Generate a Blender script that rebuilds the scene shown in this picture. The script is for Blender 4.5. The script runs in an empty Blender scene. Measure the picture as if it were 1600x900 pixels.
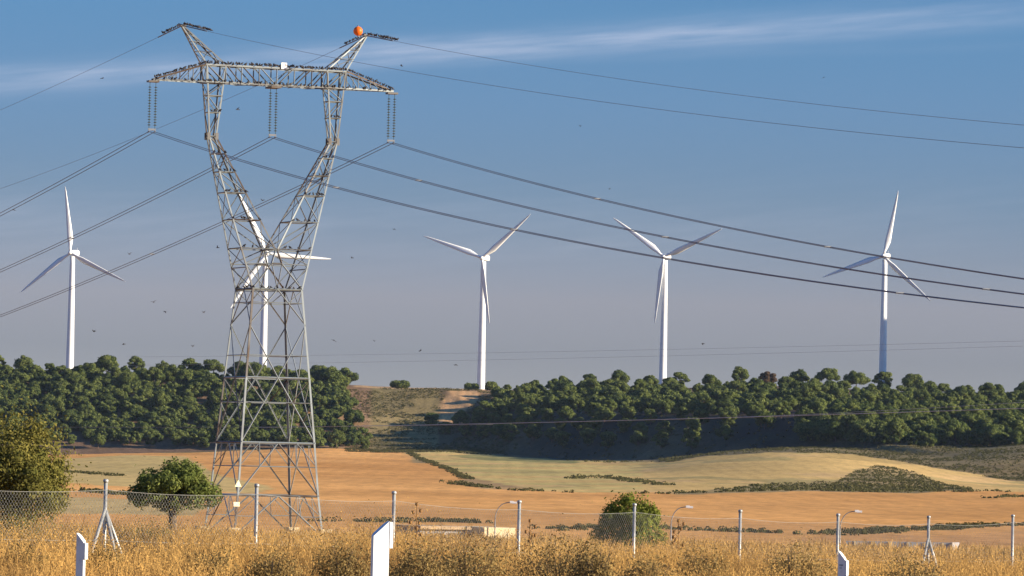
import bpy, math, random
import numpy as np
from mathutils import Vector, Matrix

R = math.radians
rng = np.random.default_rng(7)
random.seed(7)
scene = bpy.context.scene
COL = scene.collection

# ------------------------------------------------------------------ camera
FPX = 8000.0                      # focal length in pixels of a 1600 px wide frame
PITCH = math.atan(270 / FPX)
ROLL = R(1.25)
cF = np.array([0, math.cos(PITCH), math.sin(PITCH)])
r0 = np.array([1.0, 0, 0])
u0 = np.array([0, -math.sin(PITCH), math.cos(PITCH)])
cR = r0 * math.cos(ROLL) + u0 * math.sin(ROLL)
cU = u0 * math.cos(ROLL) - r0 * math.sin(ROLL)
cam = bpy.data.cameras.new('camera')
cam.lens = 36.0 * FPX / 1600.0
cam.sensor_width = 36.0
cam.clip_start = 0.5
cam.clip_end = 20000
camo = bpy.data.objects.new('camera', cam)
COL.objects.link(camo)
camo.matrix_world = Matrix(((cR[0], cU[0], -cF[0], 0), (cR[1], cU[1], -cF[1], 0),
                            (cR[2], cU[2], -cF[2], 0), (0, 0, 0, 1)))
scene.camera = camo

# ------------------------------------------------------------------ sky, sun, exposure
SUN_EL, SUN_AZ = R(15.5), R(104.0)      # azimuth clockwise from +Y
sun_dir = Vector((math.sin(SUN_AZ) * math.cos(SUN_EL), math.cos(SUN_AZ) * math.cos(SUN_EL), math.sin(SUN_EL)))
sl = bpy.data.lights.new('sun', 'SUN')
sl.energy = 4.6
sl.angle = R(0.5)
sl.color = (1.0, 0.86, 0.66)
so = bpy.data.objects.new('sun', sl)
COL.objects.link(so)
so.rotation_euler = (-sun_dir).to_track_quat('-Z', 'Y').to_euler()

HAZE = 0.000013
SKY_STRENGTH = 0.055
world = bpy.data.worlds.new('World')
scene.world = world
world.use_nodes = True
wn, wl = world.node_tree.nodes, world.node_tree.links
wn.clear()


def W(kind, **kw):
    n = wn.new(kind)
    for k, v in kw.items():
        setattr(n, k, v)
    return n


def wmath(op, a, b=None, c=None):
    n = W('ShaderNodeMath', operation=op)
    for i, v in enumerate((a, b, c)):
        if v is None:
            continue
        if isinstance(v, (int, float)):
            n.inputs[i].default_value = v
        else:
            wl.new(v, n.inputs[i])
    return n.outputs[0]


tc = W('ShaderNodeTexCoord')
sp = W('ShaderNodeSeparateXYZ')
wl.new(tc.outputs['Generated'], sp.inputs[0])
zc = W('ShaderNodeMapRange')
wl.new(sp.outputs['Z'], zc.inputs['Value'])
for k, v in (('From Min', -0.01), ('From Max', 0.095), ('To Min', 0.06), ('To Max', 0.42)):
    zc.inputs[k].default_value = v
zz = wmath('MAXIMUM', zc.outputs[0], sp.outputs['Z'])
cb = W('ShaderNodeCombineXYZ')
wl.new(sp.outputs['X'], cb.inputs[0])
wl.new(sp.outputs['Y'], cb.inputs[1])
wl.new(zz, cb.inputs[2])
nv = W('ShaderNodeVectorMath', operation='NORMALIZE')
wl.new(cb.outputs[0], nv.inputs[0])
sky = W('ShaderNodeTexSky', sky_type='NISHITA')
sky.sun_disc = False
sky.sun_elevation = SUN_EL
sky.sun_rotation = SUN_AZ
sky.altitude = 800
sky.air_density = 1.0
sky.dust_density = 1.0
sky.ozone_density = 1.6
wl.new(nv.outputs[0], sky.inputs[0])
# colour of the low air: bluer high up, mauve grey near the horizon
ramp = W('ShaderNodeValToRGB')
mr = W('ShaderNodeMapRange')
wl.new(sp.outputs['Z'], mr.inputs['Value'])
mr.inputs['From Min'].default_value = 0.0
mr.inputs['From Max'].default_value = 0.2
wl.new(mr.outputs[0], ramp.inputs[0])
SKY_TINT = [(0.0, (1.037, 0.717, 0.617)), (0.105, (1.037, 0.717, 0.617)), (0.1575, (1.342, 0.883, 0.732)), (0.26, (0.966, 0.923, 0.893)), (0.35, (0.929, 1.086, 1.156)), (0.44, (0.839, 1.2, 1.332)), (0.62, (0.5, 0.95, 1.35)), (1.0, (0.4, 0.84, 1.4))]
#SKYTINT#
el = ramp.color_ramp.elements
while len(el) > 1:
    el.remove(el[-1])
el[0].position, el[0].color = SKY_TINT[0][0], (*SKY_TINT[0][1], 1)
for p_, c_ in SKY_TINT[1:]:
    e_ = el.new(p_)
    e_.color = (*c_, 1)
tint = W('ShaderNodeMix', data_type='RGBA', blend_type='MULTIPLY')
tint.inputs[0].default_value = 1.0
wl.new(sky.outputs[0], tint.inputs[6])
wl.new(ramp.outputs[0], tint.inputs[7])
# thin cirrus streaks high in the air
az = wmath('DIVIDE', sp.outputs['X'], wmath('MAXIMUM', sp.outputs['Y'], 0.05))
elv = wmath('DIVIDE', sp.outputs['Z'], wmath('MAXIMUM', sp.outputs['Y'], 0.05))
nz_in = W('ShaderNodeCombineXYZ')
wl.new(wmath('MULTIPLY', az, 14.0), nz_in.inputs[0])
wl.new(wmath('MULTIPLY', wmath('SUBTRACT', elv, wmath('MULTIPLY', az, 0.075)), 190.0), nz_in.inputs[1])
nz = W('ShaderNodeTexNoise')
nz.inputs['Scale'].default_value = 1.0
nz.inputs['Detail'].default_value = 5.0
nz.inputs['Roughness'].default_value = 0.55
wl.new(nz_in.outputs[0], nz.inputs['Vector'])


def streak(c0, c1, c2, w, amp):
    line = wmath('ADD', c0, wmath('ADD', wmath('MULTIPLY', az, c1), wmath('MULTIPLY', wmath('MULTIPLY', az, az), c2)))
    d = wmath('DIVIDE', wmath('SUBTRACT', elv, line), w)
    g = wmath('EXPONENT', wmath('MULTIPLY', wmath('MULTIPLY', d, d), -1.0))
    return wmath('MULTIPLY', g, amp)


cl = streak(0.0817, 0.095, 0.0, 0.0026, 0.135)
cl = wmath('ADD', cl, wmath('MULTIPLY', streak(0.0803, 0.075, 0.0, 0.0017, 0.10), wmath('MINIMUM', wmath('MAXIMUM', wmath('MULTIPLY', wmath('ADD', az, 0.05), 20.0), 0.0), 1.0)))
cl = wmath('ADD', cl, streak(0.0785, 0.05, 0.0, 0.0010, 0.03))
cl = wmath('ADD', cl, streak(0.045, 0.03, 0.2, 0.0085, 0.04))
cl = wmath('MULTIPLY', cl, wmath('SUBTRACT', 1.0, wmath('MULTIPLY', az, 3.0)))
cl = wmath('MULTIPLY', cl, wmath('ADD', wmath('MULTIPLY', nz.outputs[0], 2.6), -0.35))
# the left part of the streak thins towards the left edge of the sky
nz2_in = W('ShaderNodeCombineXYZ')
wl.new(wmath('MULTIPLY', az, 55.0), nz2_in.inputs[0])
wl.new(wmath('MULTIPLY', wmath('SUBTRACT', elv, wmath('MULTIPLY', az, 0.10)), 620.0), nz2_in.inputs[1])
nz2 = W('ShaderNodeTexNoise')
nz2.inputs['Scale'].default_value = 1.0
nz2.inputs['Detail'].default_value = 4.0
wl.new(nz2_in.outputs[0], nz2.inputs['Vector'])
cl = wmath('MULTIPLY', cl, wmath('ADD', wmath('MULTIPLY', nz2.outputs[0], 2.2), -0.1))
cl = wmath('MAXIMUM', cl, 0.0)
cmix = W('ShaderNodeMix', data_type='RGBA')
wl.new(wmath('MINIMUM', cl, 1.0), cmix.inputs[0])
wl.new(tint.outputs[2], cmix.inputs[6])
CLOUD = (6.6, 6.6, 7.6)
cmix.inputs[7].default_value = (*CLOUD, 1)
bg = W('ShaderNodeBackground')
bg.inputs[1].default_value = SKY_STRENGTH
wl.new(cmix.outputs[2], bg.inputs[0])
out = W('ShaderNodeOutputWorld')
wl.new(bg.outputs[0], out.inputs[0])

vs = scene.view_settings
vs.view_transform = 'Standard'
vs.look = 'None'
vs.gamma = 1.0
vs.use_curve_mapping = False
vs.exposure = 1.3
scene.render.engine = 'CYCLES'
scene.cycles.max_bounces = 5
scene.cycles.diffuse_bounces = 3
scene.cycles.use_denoising = True
scene.cycles.use_adaptive_sampling = False


# ------------------------------------------------------------------ pixel helpers (photo pixels -> places in the world)
def ray(px, py):
    d = cF * FPX + cR * (px - 800) + cU * (450 - py)
    return d / d[1]


def cv(px, py):
    d = ray(px, py)
    return 800 + FPX * d[0], FPX * d[2]


def proj(P):
    P = np.asarray(P, float)
    q = P @ cF
    return 800 + FPX * (P @ cR) / q, 450 - FPX * (P @ cU) / q


# ------------------------------------------------------------------ terrain
CS = np.array([-400, 0, 100, 200, 300, 400, 500, 600, 700, 800, 900, 1000, 1100, 1200, 1300, 1400, 1500, 1600, 2000], float)


def row(*v):
    return np.interp(CS, [CS[0]] + [a for a, _ in v] + [CS[-1]], [v[0][1]] + [b for _, b in v] + [v[-1][1]])


BASE = [
    (400, row((0, -122), (800, -122))),
    (520, row((0, -97), (800, -97))),
    (800, row((0, -68), (800, -69))),
    (1200, row((0, -43), (800, -43), (1600, -38))),
    (1500, row((0, -30), (800, -29), (1100, -26), (1300, -25), (1600, -28))),
    (1800, row((0, -18), (200, -12), (400, -14), (800, -16), (1000, -16), (1100, -5), (1200, -1), (1300, -1), (1400, -6), (1500, -15), (1600, -21))),
    (2000, row((0, -10), (200, -6), (400, -8), (900, -9), (1000, -9), (1100, 8), (1200, 17), (1300, 17), (1400, 8), (1500, -5), (1600, -10))),
    (2080, row((0, -9), (200, -5), (400, -6), (1000, -6), (1100, 5), (1200, 12), (1300, 12), (1400, 9), (1500, 12), (1600, 25))),
    (2200, row((0, -9), (200, -4), (400, -2), (800, -4), (900, -3), (1000, 2), (1100, 18), (1200, 29), (1300, 31), (1400, 22), (1500, 27), (1600, 42), (2000, 50))),
    (2300, row((0, -10), (200, -4), (400, 0), (800, -2), (900, 0), (1000, 3), (1100, 8), (1200, 25), (1300, 33), (1400, 34), (1500, 36), (1600, 45))),
    (2500, row((0, -11), (200, -3), (300, 0), (400, 4), (500, 9), (600, 6), (700, 9), (800, 4), (900, 5), (1000, 8), (1100, 12), (1600, 40))),
    (2680, row((0, -12), (100, -10), (200, -2), (300, 2), (400, 9), (500, 14), (600, 11), (700, 18), (800, 13), (1000, 14), (1600, 40))),
    (2720, row((0, 8), (200, 15), (400, 24), (500, 27), (600, 24), (700, 28), (800, 26), (1000, 26), (1600, 40))),
    (2790, row((0, 70), (200, 75), (400, 75), (500, 68), (600, 62), (700, 66), (800, 66))),
    (2860, row((0, 116), (200, 119), (400, 119), (500, 112), (560, 110), (600, 109), (700, 110), (800, 108), (1000, 90))),
    (2900, row((0, 121), (200, 122), (400, 121), (500, 114), (600, 112), (700, 111), (800, 110), (1000, 90))),
    (3050, row((0, 118), (200, 119), (400, 118), (600, 110), (700, 110.5), (760, 110.5), (900, 110), (1000, 90))),
    (3300, row((0, 100), (800, 100))),
    (4000, row((0, 60), (800, 60))),
    (5500, row((0, 20), (800, 20))),
]
YS = np.concatenate([np.arange(380, 2600, 10), np.arange(2600, 3100, 5), np.arange(3100, 5600, 50)])
CG = np.arange(-400, 2001, 10.0)
_tab = np.array([np.interp(CG, CS, v) for _, v in BASE])
_y0 = np.array([y for y, _ in BASE], float)
TAB = np.array([np.interp(YS, _y0, _tab[:, j]) for j in range(len(CG))]).T
ker = np.exp(-0.5 * (np.arange(-9, 10) / 3.5) ** 2)
ker /= ker.sum()
_pad = np.pad(TAB, ((0, 0), (9, 9)), mode='edge')
TAB = np.array([np.convolve(r_, ker, mode='valid') for r_ in _pad])
k2 = np.ones(5) / 5
_pad = np.pad(TAB, ((2, 2), (0, 0)), mode='edge')
TAB = np.array([np.convolve(_pad[:, j], k2, mode='valid') for j in range(TAB.shape[1])]).T

NEAR_Y = [-200, 0, 36, 60, 75, 85, 100, 112, 130, 180, 230, 255, 266, 292, 330, 368, 388, 400]
NEAR_Z = [-1.6, -1.6, -1.5, -2.0, -2.1, -2.3, -2.55, -2.75, -2.9, -3.4, -3.85, -4.05, -4.4, -8.4, -8.8, -7.2, -6.15, -6.1]
CREST_C = [600, 700, 800, 900, 1000, 1100, 1200, 1300, 1400, 1500, 1600, 2000]
CREST_V = [104, 104, 105, 111, 116, 119, 124, 124, 119, 112, 114, 118]
RA, RB = np.array([132.0, 2350.0]), np.array([-12.0, 2780.0])   # rim of the wooded spur
_rd = (RB - RA) / np.linalg.norm(RB - RA)
RIM_N = np.array([-_rd[1], _rd[0]])                             # points to the left of the rim


def lump(X, Y, s, seed):
    a = np.random.default_rng(seed).uniform(0, 6.28, 8)
    return (np.sin(X / s + a[0]) * np.cos(Y / s * .8 + a[1]) + .6 * np.sin((X + .6 * Y) / s * 1.9 + a[2]) * np.cos((Y - .5 * X) / s * 2.1 + a[3])
            + .35 * np.sin((X - .3 * Y) / s * 4.3 + a[4]) * np.cos((Y + .7 * X) / s * 3.9 + a[5]))


def ground(X, Y):
    X = np.asarray(X, float)
    Y = np.asarray(Y, float)
    c = np.clip(800 + FPX * X / np.maximum(Y, 30), -400, 2000)
    near = np.interp(Y, NEAR_Y, NEAR_Z) - 0.006 * X * np.exp(-(Y / 160) ** 2) + .05 * lump(X, Y, 3.0, 1)
    yi = np.clip(np.interp(Y, YS, np.arange(len(YS))), 0, len(YS) - 1.001)
    ci = (c + 400) / 10.0
    ci = np.clip(ci, 0, len(CG) - 1.001)
    i, j = yi.astype(int), ci.astype(int)
    fy, fc = yi - i, ci - j
    v = (TAB[i, j] * (1 - fy) + TAB[i + 1, j] * fy) * (1 - fc) + (TAB[i, j + 1] * (1 - fy) + TAB[i + 1, j + 1] * fy) * fc
    base = v * np.clip(Y, 380, 5500) / FPX
    # wooded plateau on the right whose flank drops into the ravine
    crest = np.interp(c, CREST_C, CREST_V)
    yr = np.clip(2780 - (c - 770) * .896, 2350, 2800)
    f = np.clip((Y - yr) / (2850 - yr), 0, 1)
    pv = 75 + (crest - 75) * f ** .85
    fr = np.clip((Y - 2230) / 120.0, 0, 1)
    pv = np.where(Y < yr, np.where(c > 1200, 36 + 39 * fr * fr * (3 - 2 * fr), 75), pv)
    pv = np.where(Y < 2230, 36 - (2230 - Y) * .25, pv)
    pv = np.where(Y > 2900, crest - (Y - 2900) * .04, pv)
    d = (X - RA[0]) * RIM_N[0] + (Y - RA[1]) * RIM_N[1]
    pz = pv * np.clip(Y, 380, 5500) / FPX - .46 * np.maximum(0, d) + 0.0
    k = 2.0
    far = np.maximum(base, pz) + np.exp(-np.abs(base - pz) / k) * k * .35 * (np.abs(base - pz) < 12)
    far = far + lump(X, Y, 60.0, 2) * np.interp(Y, [400, 900, 2600, 2800], [.02, .12, .25, .5]) \
        + lump(X, Y, 17.0, 3) * np.interp(Y, [400, 900, 2000, 2700], [.0, .05, .12, .3])
    # unseen hill added only to shade the furthest right turbine's lower tower
    far = far + 138 * np.exp(-(((X - 520) / 95) ** 2 + ((Y - 2975) / 58) ** 2))
    w = np.clip((Y - 385) / 15, 0, 1)
    w = w * w * (3 - 2 * w)
    return near * (1 - w) + far * w


def gz(x, y):
    return float(ground(np.array([x]), np.array([y]))[0])


MARCH = np.concatenate([np.arange(40, 400, 1.0), np.arange(400, 1500, 3.0), np.arange(1500, 3200, 2.0)])


def hit(px, py, ymin=40, ymax=3200):
    """first place on the ground seen through a photo pixel"""
    d = ray(px, py)
    t = MARCH[(MARCH >= ymin) & (MARCH <= ymax)]
    below = d[2] * t < ground(d[0] * t, t)
    i = int(np.argmax(below)) if below.any() else len(t) - 1
    y = t[i]
    return d[0] * y, y, gz(d[0] * y, y)


# ------------------------------------------------------------------ mesh helpers
class MB:
    def __init__(self):
        self.v, self.f, self.t = [], [], []

    def add(self, v, f, tint=0.5):
        b = len(self.v)
        self.v += [tuple(map(float, q)) for q in v]
        self.f += [tuple(b + i for i in q) for q in f]
        self.t += [tint] * len(f)

    def box(self, c, s, tint=.5, rot=None):
        x, y, z = s[0] / 2, s[1] / 2, s[2] / 2
        vs_ = [Vector(q) for q in ((-x, -y, -z), (x, -y, -z), (x, y, -z), (-x, y, -z), (-x, -y, z), (x, -y, z), (x, y, z), (-x, y, z))]
        if rot is not None:
            vs_ = [rot @ q for q in vs_]
        self.add([q + Vector(c) for q in vs_], [(3, 2, 1, 0), (4, 5, 6, 7), (0, 1, 5, 4), (1, 2, 6, 5), (2, 3, 7, 6), (3, 0, 4, 7)], tint)

    def angle(self, p, q, w, t, hint, tint=.5):
        """an L-section steel angle from p to q; its corner faces `hint`"""
        p, q = Vector(p), Vector(q)
        w = w * .70
        a = (q - p).normalized()
        h = Vector(hint)
        h = h - a * h.dot(a)
        if h.length < 1e-4:
            h = a.orthogonal()
        h.normalize()
        s = a.cross(h)
        e1 = (-h + s).normalized()
        e2 = (-h - s).normalized()
        prof = [Vector((0, 0, 0)), e1 * w, e1 * w + e2 * t, (e1 + e2) * t, e2 * w + e1 * t, e2 * w]
        vs_ = [p + k for k in prof] + [q + k for k in prof]
        fs = [(i, (i + 1) % 6, (i + 1) % 6 + 6, i + 6) for i in range(6)] + [(5, 4, 3, 2, 1, 0), (6, 7, 8, 9, 10, 11)]
        self.add(vs_, fs, tint)

    def tube(self, pts, rad, n=8, tint=.5, caps=True):
        pts = [Vector(p) for p in pts]
        rad = rad if isinstance(rad, (list, tuple)) else [rad] * len(pts)
        vs_, fs = [], []
        ref = None
        for i, p in enumerate(pts):
            a = (pts[min(i + 1, len(pts) - 1)] - pts[max(i - 1, 0)]).normalized()
            if ref is None:
                ref = a.orthogonal().normalized()
            ref = (ref - a * ref.dot(a)).normalized()
            b = a.cross(ref)
            for k in range(n):
                g = 2 * math.pi * k / n
                vs_.append(p + (ref * math.cos(g) + b * math.sin(g)) * rad[i])
        for i in range(len(pts) - 1):
            for k in range(n):
                fs.append((i * n + k, i * n + (k + 1) % n, (i + 1) * n + (k + 1) % n, (i + 1) * n + k))
        if caps:
            fs.append(tuple(range(n - 1, -1, -1)))
            fs.append(tuple(range((len(pts) - 1) * n, len(pts) * n)))
        self.add(vs_, fs, tint)

    def ball(self, c, r, n=10, m=6, tint=.5):
        r = r if isinstance(r, (tuple, list)) else (r, r, r)
        vs_ = [(c[0], c[1], c[2] - r[2])]
        for i in range(1, m):
            a = math.pi * i / m - math.pi / 2
            for k in range(n):
                g = 2 * math.pi * k / n
                vs_.append((c[0] + r[0] * math.cos(a) * math.cos(g), c[1] + r[1] * math.cos(a) * math.sin(g), c[2] + r[2] * math.sin(a)))
        vs_.append((c[0], c[1], c[2] + r[2]))
        fs = [(0, 1 + (k + 1) % n, 1 + k) for k in range(n)]
        for i in range(m - 2):
            for k in range(n):
                a, b = 1 + i * n + k, 1 + i * n + (k + 1) % n
                fs.append((a, b, b + n, a + n))
        l = len(vs_) - 1
        fs += [(l, 1 + (m - 2) * n + k, 1 + (m - 2) * n + (k + 1) % n) for k in range(n)]
        self.add(vs_, fs, tint)

    def prism(self, pts, z0, z1, tops=None, tint=.5):
        """upright prism over the plan polygon pts (counter-clockwise); tops = own top heights"""
        n = len(pts)
        tops = tops or [z1] * n
        vs_ = [(p[0], p[1], z0) for p in pts] + [(p[0], p[1], tops[i]) for i, p in enumerate(pts)]
        fs = [(i, (i + 1) % n, (i + 1) % n + n, i + n) for i in range(n)] + [tuple(range(n - 1, -1, -1)), tuple(range(n, 2 * n))]
        self.add(vs_, fs, tint)

    def build(self, name, m, parent=None, smooth=False):
        me = bpy.data.meshes.new(name)
        me.from_pydata(self.v, [], self.f)
        at = me.attributes.new('tint', 'FLOAT', 'FACE')
        at.data.foreach_set('value', np.array(self.t, np.float32))
        if smooth:
            me.polygons.foreach_set('use_smooth', np.ones(len(self.f), bool))
        me.materials.append(m)
        o = bpy.data.objects.new(name, me)
        COL.objects.link(o)
        if parent:
            o.parent = parent
        return o


def npmesh(name, verts, quads, m, attrs=None, smooth=False, parent=None, per=4):
    me = bpy.data.meshes.new(name)
    nv_, nf = len(verts), len(quads)
    me.vertices.add(nv_)
    me.vertices.foreach_set('co', np.asarray(verts, np.float32).ravel())
    me.loops.add(nf * per)
    me.polygons.add(nf)
    me.loops.foreach_set('vertex_index', np.asarray(quads, np.int32).ravel())
    me.polygons.foreach_set('loop_start', np.arange(0, nf * per, per, dtype=np.int32))
    if smooth:
        me.polygons.foreach_set('use_smooth', np.ones(nf, bool))
    for k, (dom, typ, data) in (attrs or {}).items():
        at = me.attributes.new(k, typ, dom)
        at.data.foreach_set('color' if typ == 'FLOAT_COLOR' else 'value', np.asarray(data, np.float32).ravel())
    me.update(calc_edges=True)
    me.materials.append(m)
    o = bpy.data.objects.new(name, me)
    COL.objects.link(o)
    if parent:
        o.parent = parent
    return o


def empty(name, loc, rz=0.0):
    o = bpy.data.objects.new(name, None)
    o.empty_display_size = .3
    COL.objects.link(o)
    o.location = loc
    o.rotation_euler = (0, 0, rz)
    return o


def tag(o, label=None, cat=None, group=None, kind=None):
    for k, v in (('label', label), ('category', cat), ('group', group), ('kind', kind)):
        if v:
            o[k] = v
    return o


def copy_tree(o, parent=None):
    c = o.copy()
    COL.objects.link(c)
    if parent:
        c.parent = parent
    for ch in list(o.children):
        copy_tree(ch, c)
    return c


# ------------------------------------------------------------------ materials
def mat(name, c1, c2=None, rough=.7, metal=0.0, scale=1.0, detail=4, attr=None, bump=0.0, spec=.3, lo=.35, hi=.65, coord='Object', extra=None):
    m = bpy.data.materials.new(name)
    m.use_nodes = True
    n, l = m.node_tree.nodes, m.node_tree.links
    b = n['Principled BSDF']
    b.inputs['Roughness'].default_value = rough
    b.inputs['Metallic'].default_value = metal
    b.inputs['Specular IOR Level'].default_value = spec
    t = n.new('ShaderNodeTexCoord')
    ns = n.new('ShaderNodeTexNoise')
    ns.inputs['Scale'].default_value = scale
    ns.inputs['Detail'].default_value = detail
    l.new(t.outputs[coord], ns.inputs['Vector'])
    r = n.new('ShaderNodeMapRange')
    r.inputs['From Min'].default_value = lo
    r.inputs['From Max'].default_value = hi
    l.new(ns.outputs[0], r.inputs[0])
    mx = n.new('ShaderNodeMix')
    mx.data_type = 'RGBA'
    mx.inputs[6].default_value = (*c1, 1)
    mx.inputs[7].default_value = (*(c2 or c1), 1)
    fac = r.outputs[0]
    if attr:
        a = n.new('ShaderNodeAttribute')
        a.attribute_name = attr
        ad = n.new('ShaderNodeMath')
        ad.operation = 'MULTIPLY_ADD'
        ad.inputs[1].default_value = .5
        l.new(fac, ad.inputs[0])
        sb = n.new('ShaderNodeMath')
        sb.operation = 'MULTIPLY_ADD'
        sb.inputs[1].default_value = 1.5
        sb.inputs[2].default_value = -.5
        l.new(a.outputs['Fac'], sb.inputs[0])
        l.new(sb.outputs[0], ad.inputs[2])
        ad.use_clamp = True
        fac = ad.outputs[0]
    l.new(fac, mx.inputs[0])
    l.new(mx.outputs[2], b.inputs['Base Color'])
    if bump:
        bp = n.new('ShaderNodeBump')
        bp.inputs['Strength'].default_value = bump
        l.new(ns.outputs[0], bp.inputs['Height'])
        l.new(bp.outputs[0], b.inputs['Normal'])
    return m


M = {
    'steel': mat('weathered_steel', (.22, .25, .26), (.085, .060, .042), .5, .25, scale=.9, attr='tint'),
    'wire': mat('aluminium_wire', (.13, .14, .16), (.18, .185, .20), .6, .2, scale=.3),
    'pale_wire': mat('pale_wire', (.34, .34, .36), (.42, .42, .42), .5, .2, scale=.1),
    'far_wire': mat('distant_wire', (.24, .25, .28), (.28, .29, .32), .6, scale=.1),
    'glass_insulator': mat('green_glass', (.03, .05, .035), (.055, .08, .05), .25, scale=3, spec=.5),
    'orange': mat('orange_plastic', (.85, .17, .01), (.75, .13, .01), .45, scale=2),
    'white_paint': mat('white_paint', (.80, .80, .79), (.74, .74, .72), .45, scale=.4),
    'turbine': mat('turbine_paint', (.80, .80, .79), (.70, .71, .70), .4, scale=.12, lo=.3, hi=.7),
    'sign': mat('sign_face', (.85, .74, .40), (.8, .76, .6), .5, scale=8),
    'post': mat('galvanised_post', (.40, .41, .40), (.28, .28, .27), .45, .3, scale=6),
    'mesh': mat('galvanised_wire', (.36, .36, .33), (.28, .27, .24), .5, .2, scale=6),
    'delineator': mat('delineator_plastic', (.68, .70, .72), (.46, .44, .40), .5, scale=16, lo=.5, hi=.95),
    'reflector_black': mat('black_band', (.02, .02, .025), (.03, .03, .03), .4, scale=5),
    'grey_mark': mat('grey_mark', (.2, .22, .27), (.25, .27, .3), .6, scale=5),
    'concrete': mat('pale_concrete', (.60, .50, .30), (.48, .40, .26), .9, scale=1.6),
    'roof': mat('roof_sheet', (.42, .30, .18), (.32, .24, .16), .9, scale=1.2),
    'grey_wall': mat('grey_wall', (.20, .22, .26), (.30, .30, .31), .8, scale=1.1),
    'white_wall': mat('white_wall', (.75, .73, .70), (.62, .58, .52), .8, scale=2),
    'bird': mat('bird_feathers', (.022, .02, .022), (.04, .035, .035), .6, scale=12),
    'trunk': mat('pine_bark', (.16, .10, .07), (.10, .07, .05), .9, scale=2, bump=.4),
    'trunk_grey': mat('almond_bark', (.13, .10, .08), (.07, .055, .045), .9, scale=7, bump=.5),
    'lamp': mat('lamp_metal', (.30, .29, .27), (.24, .23, .22), .45, .3, scale=3),
    'lamp_head': mat('lamp_head', (.72, .72, .72), (.6, .6, .6), .35, scale=3),
}


def leaf_mat(name, c1, c2, c3=None, through=.30):
    """leaf colour varies leaf to leaf and clump to clump; light passes through a little"""
    m = bpy.data.materials.new(name)
    m.use_nodes = True
    n, l = m.node_tree.nodes, m.node_tree.links
    n.clear()
    a = n.new('ShaderNodeAttribute')
    a.attribute_name = 'tint'
    oi = n.new('ShaderNodeObjectInfo')
    mx = n.new('ShaderNodeMix')
    mx.data_type = 'RGBA'
    mx.inputs[6].default_value = (*c1, 1)
    mx.inputs[7].default_value = (*c2, 1)
    l.new(a.outputs['Fac'], mx.inputs[0])
    mx2 = n.new('ShaderNodeMix')
    mx2.data_type = 'RGBA'
    mx2.inputs[7].default_value = (*(c3 or c2), 1)
    l.new(mx.outputs[2], mx2.inputs[6])
    mm = n.new('ShaderNodeMath')
    mm.operation = 'MULTIPLY'
    mm.inputs[1].default_value = .55
    l.new(oi.outputs['Random'], mm.inputs[0])
    l.new(mm.outputs[0], mx2.inputs[0])
    d = n.new('ShaderNodeBsdfDiffuse')
    t = n.new('ShaderNodeBsdfTranslucent')
    l.new(mx2.outputs[2], d.inputs[0])
    l.new(mx2.outputs[2], t.inputs[0])
    ms = n.new('ShaderNodeMixShader')
    ms.inputs[0].default_value = through
    l.new(d.outputs[0], ms.inputs[1])
    l.new(t.outputs[0], ms.inputs[2])
    o = n.new('ShaderNodeOutputMaterial')
    l.new(ms.outputs[0], o.inputs[0])
    return m


M['pine'] = leaf_mat('pine_needles', (.036, .060, .022), (.190, .215, .062), (.130, .160, .044))
M['pine_brown'] = leaf_mat('browned_needles', (.085, .055, .035), (.14, .095, .06))
M['almond'] = leaf_mat('almond_leaves', (.05, .075, .02), (.215, .235, .065), (.15, .18, .05))
M['yellowing'] = leaf_mat('yellowing_leaves', (.06, .07, .02), (.25, .21, .055), (.16, .155, .04))
M['bush'] = leaf_mat('bush_leaves', (.06, .085, .015), (.19, .21, .04))
M['scrub'] = leaf_mat('scrub_leaves', (.036, .040, .018), (.122, .112, .046))
M['hedge'] = leaf_mat('hedge_leaves', (.045, .045, .02), (.12, .105, .045))
M['grass'] = leaf_mat('dry_grass', (.165, .10, .048), (.72, .445, .145), (.62, .36, .10), .42)
M['dead_shrub'] = leaf_mat('dead_shrub', (.11, .08, .038), (.36, .255, .10))

# ------------------------------------------------------------------ ground sheet
Yr = np.concatenate([np.arange(-60, 20, 8), np.arange(20, 130, 1.0), np.arange(130, 400, 3.0), np.arange(400, 1400, 7.0),
                     np.arange(1400, 2250, 4.0), np.arange(2250, 2920, 3.0), np.arange(2920, 3100, 12.0), np.arange(3100, 5501, 80.0)])
Q = np.concatenate([np.arange(-6000, -300, 150.0), np.arange(-300, 1900, 5.0), np.arange(1900, 7600, 150.0)])
QQ, YY = np.meshgrid(Q, Yr)
XX = (QQ - 800) / FPX * (np.maximum(YY, 0) + 60)
ZZ = ground(XX, YY)
P = np.stack([XX.ravel(), YY.ravel(), ZZ.ravel()], 1)


def inside(px, py, poly):
    poly = np.array(poly, float)
    r = np.zeros(len(px), bool)
    j = len(poly) - 1
    for i in range(len(poly)):
        a, b = poly[i], poly[j]
        hit_ = ((a[1] > py) != (b[1] > py)) & (px < (b[0] - a[0]) * (py - a[1]) / (b[1] - a[1] + 1e-9) + a[0])
        r ^= hit_
        j = i
    return r


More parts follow.
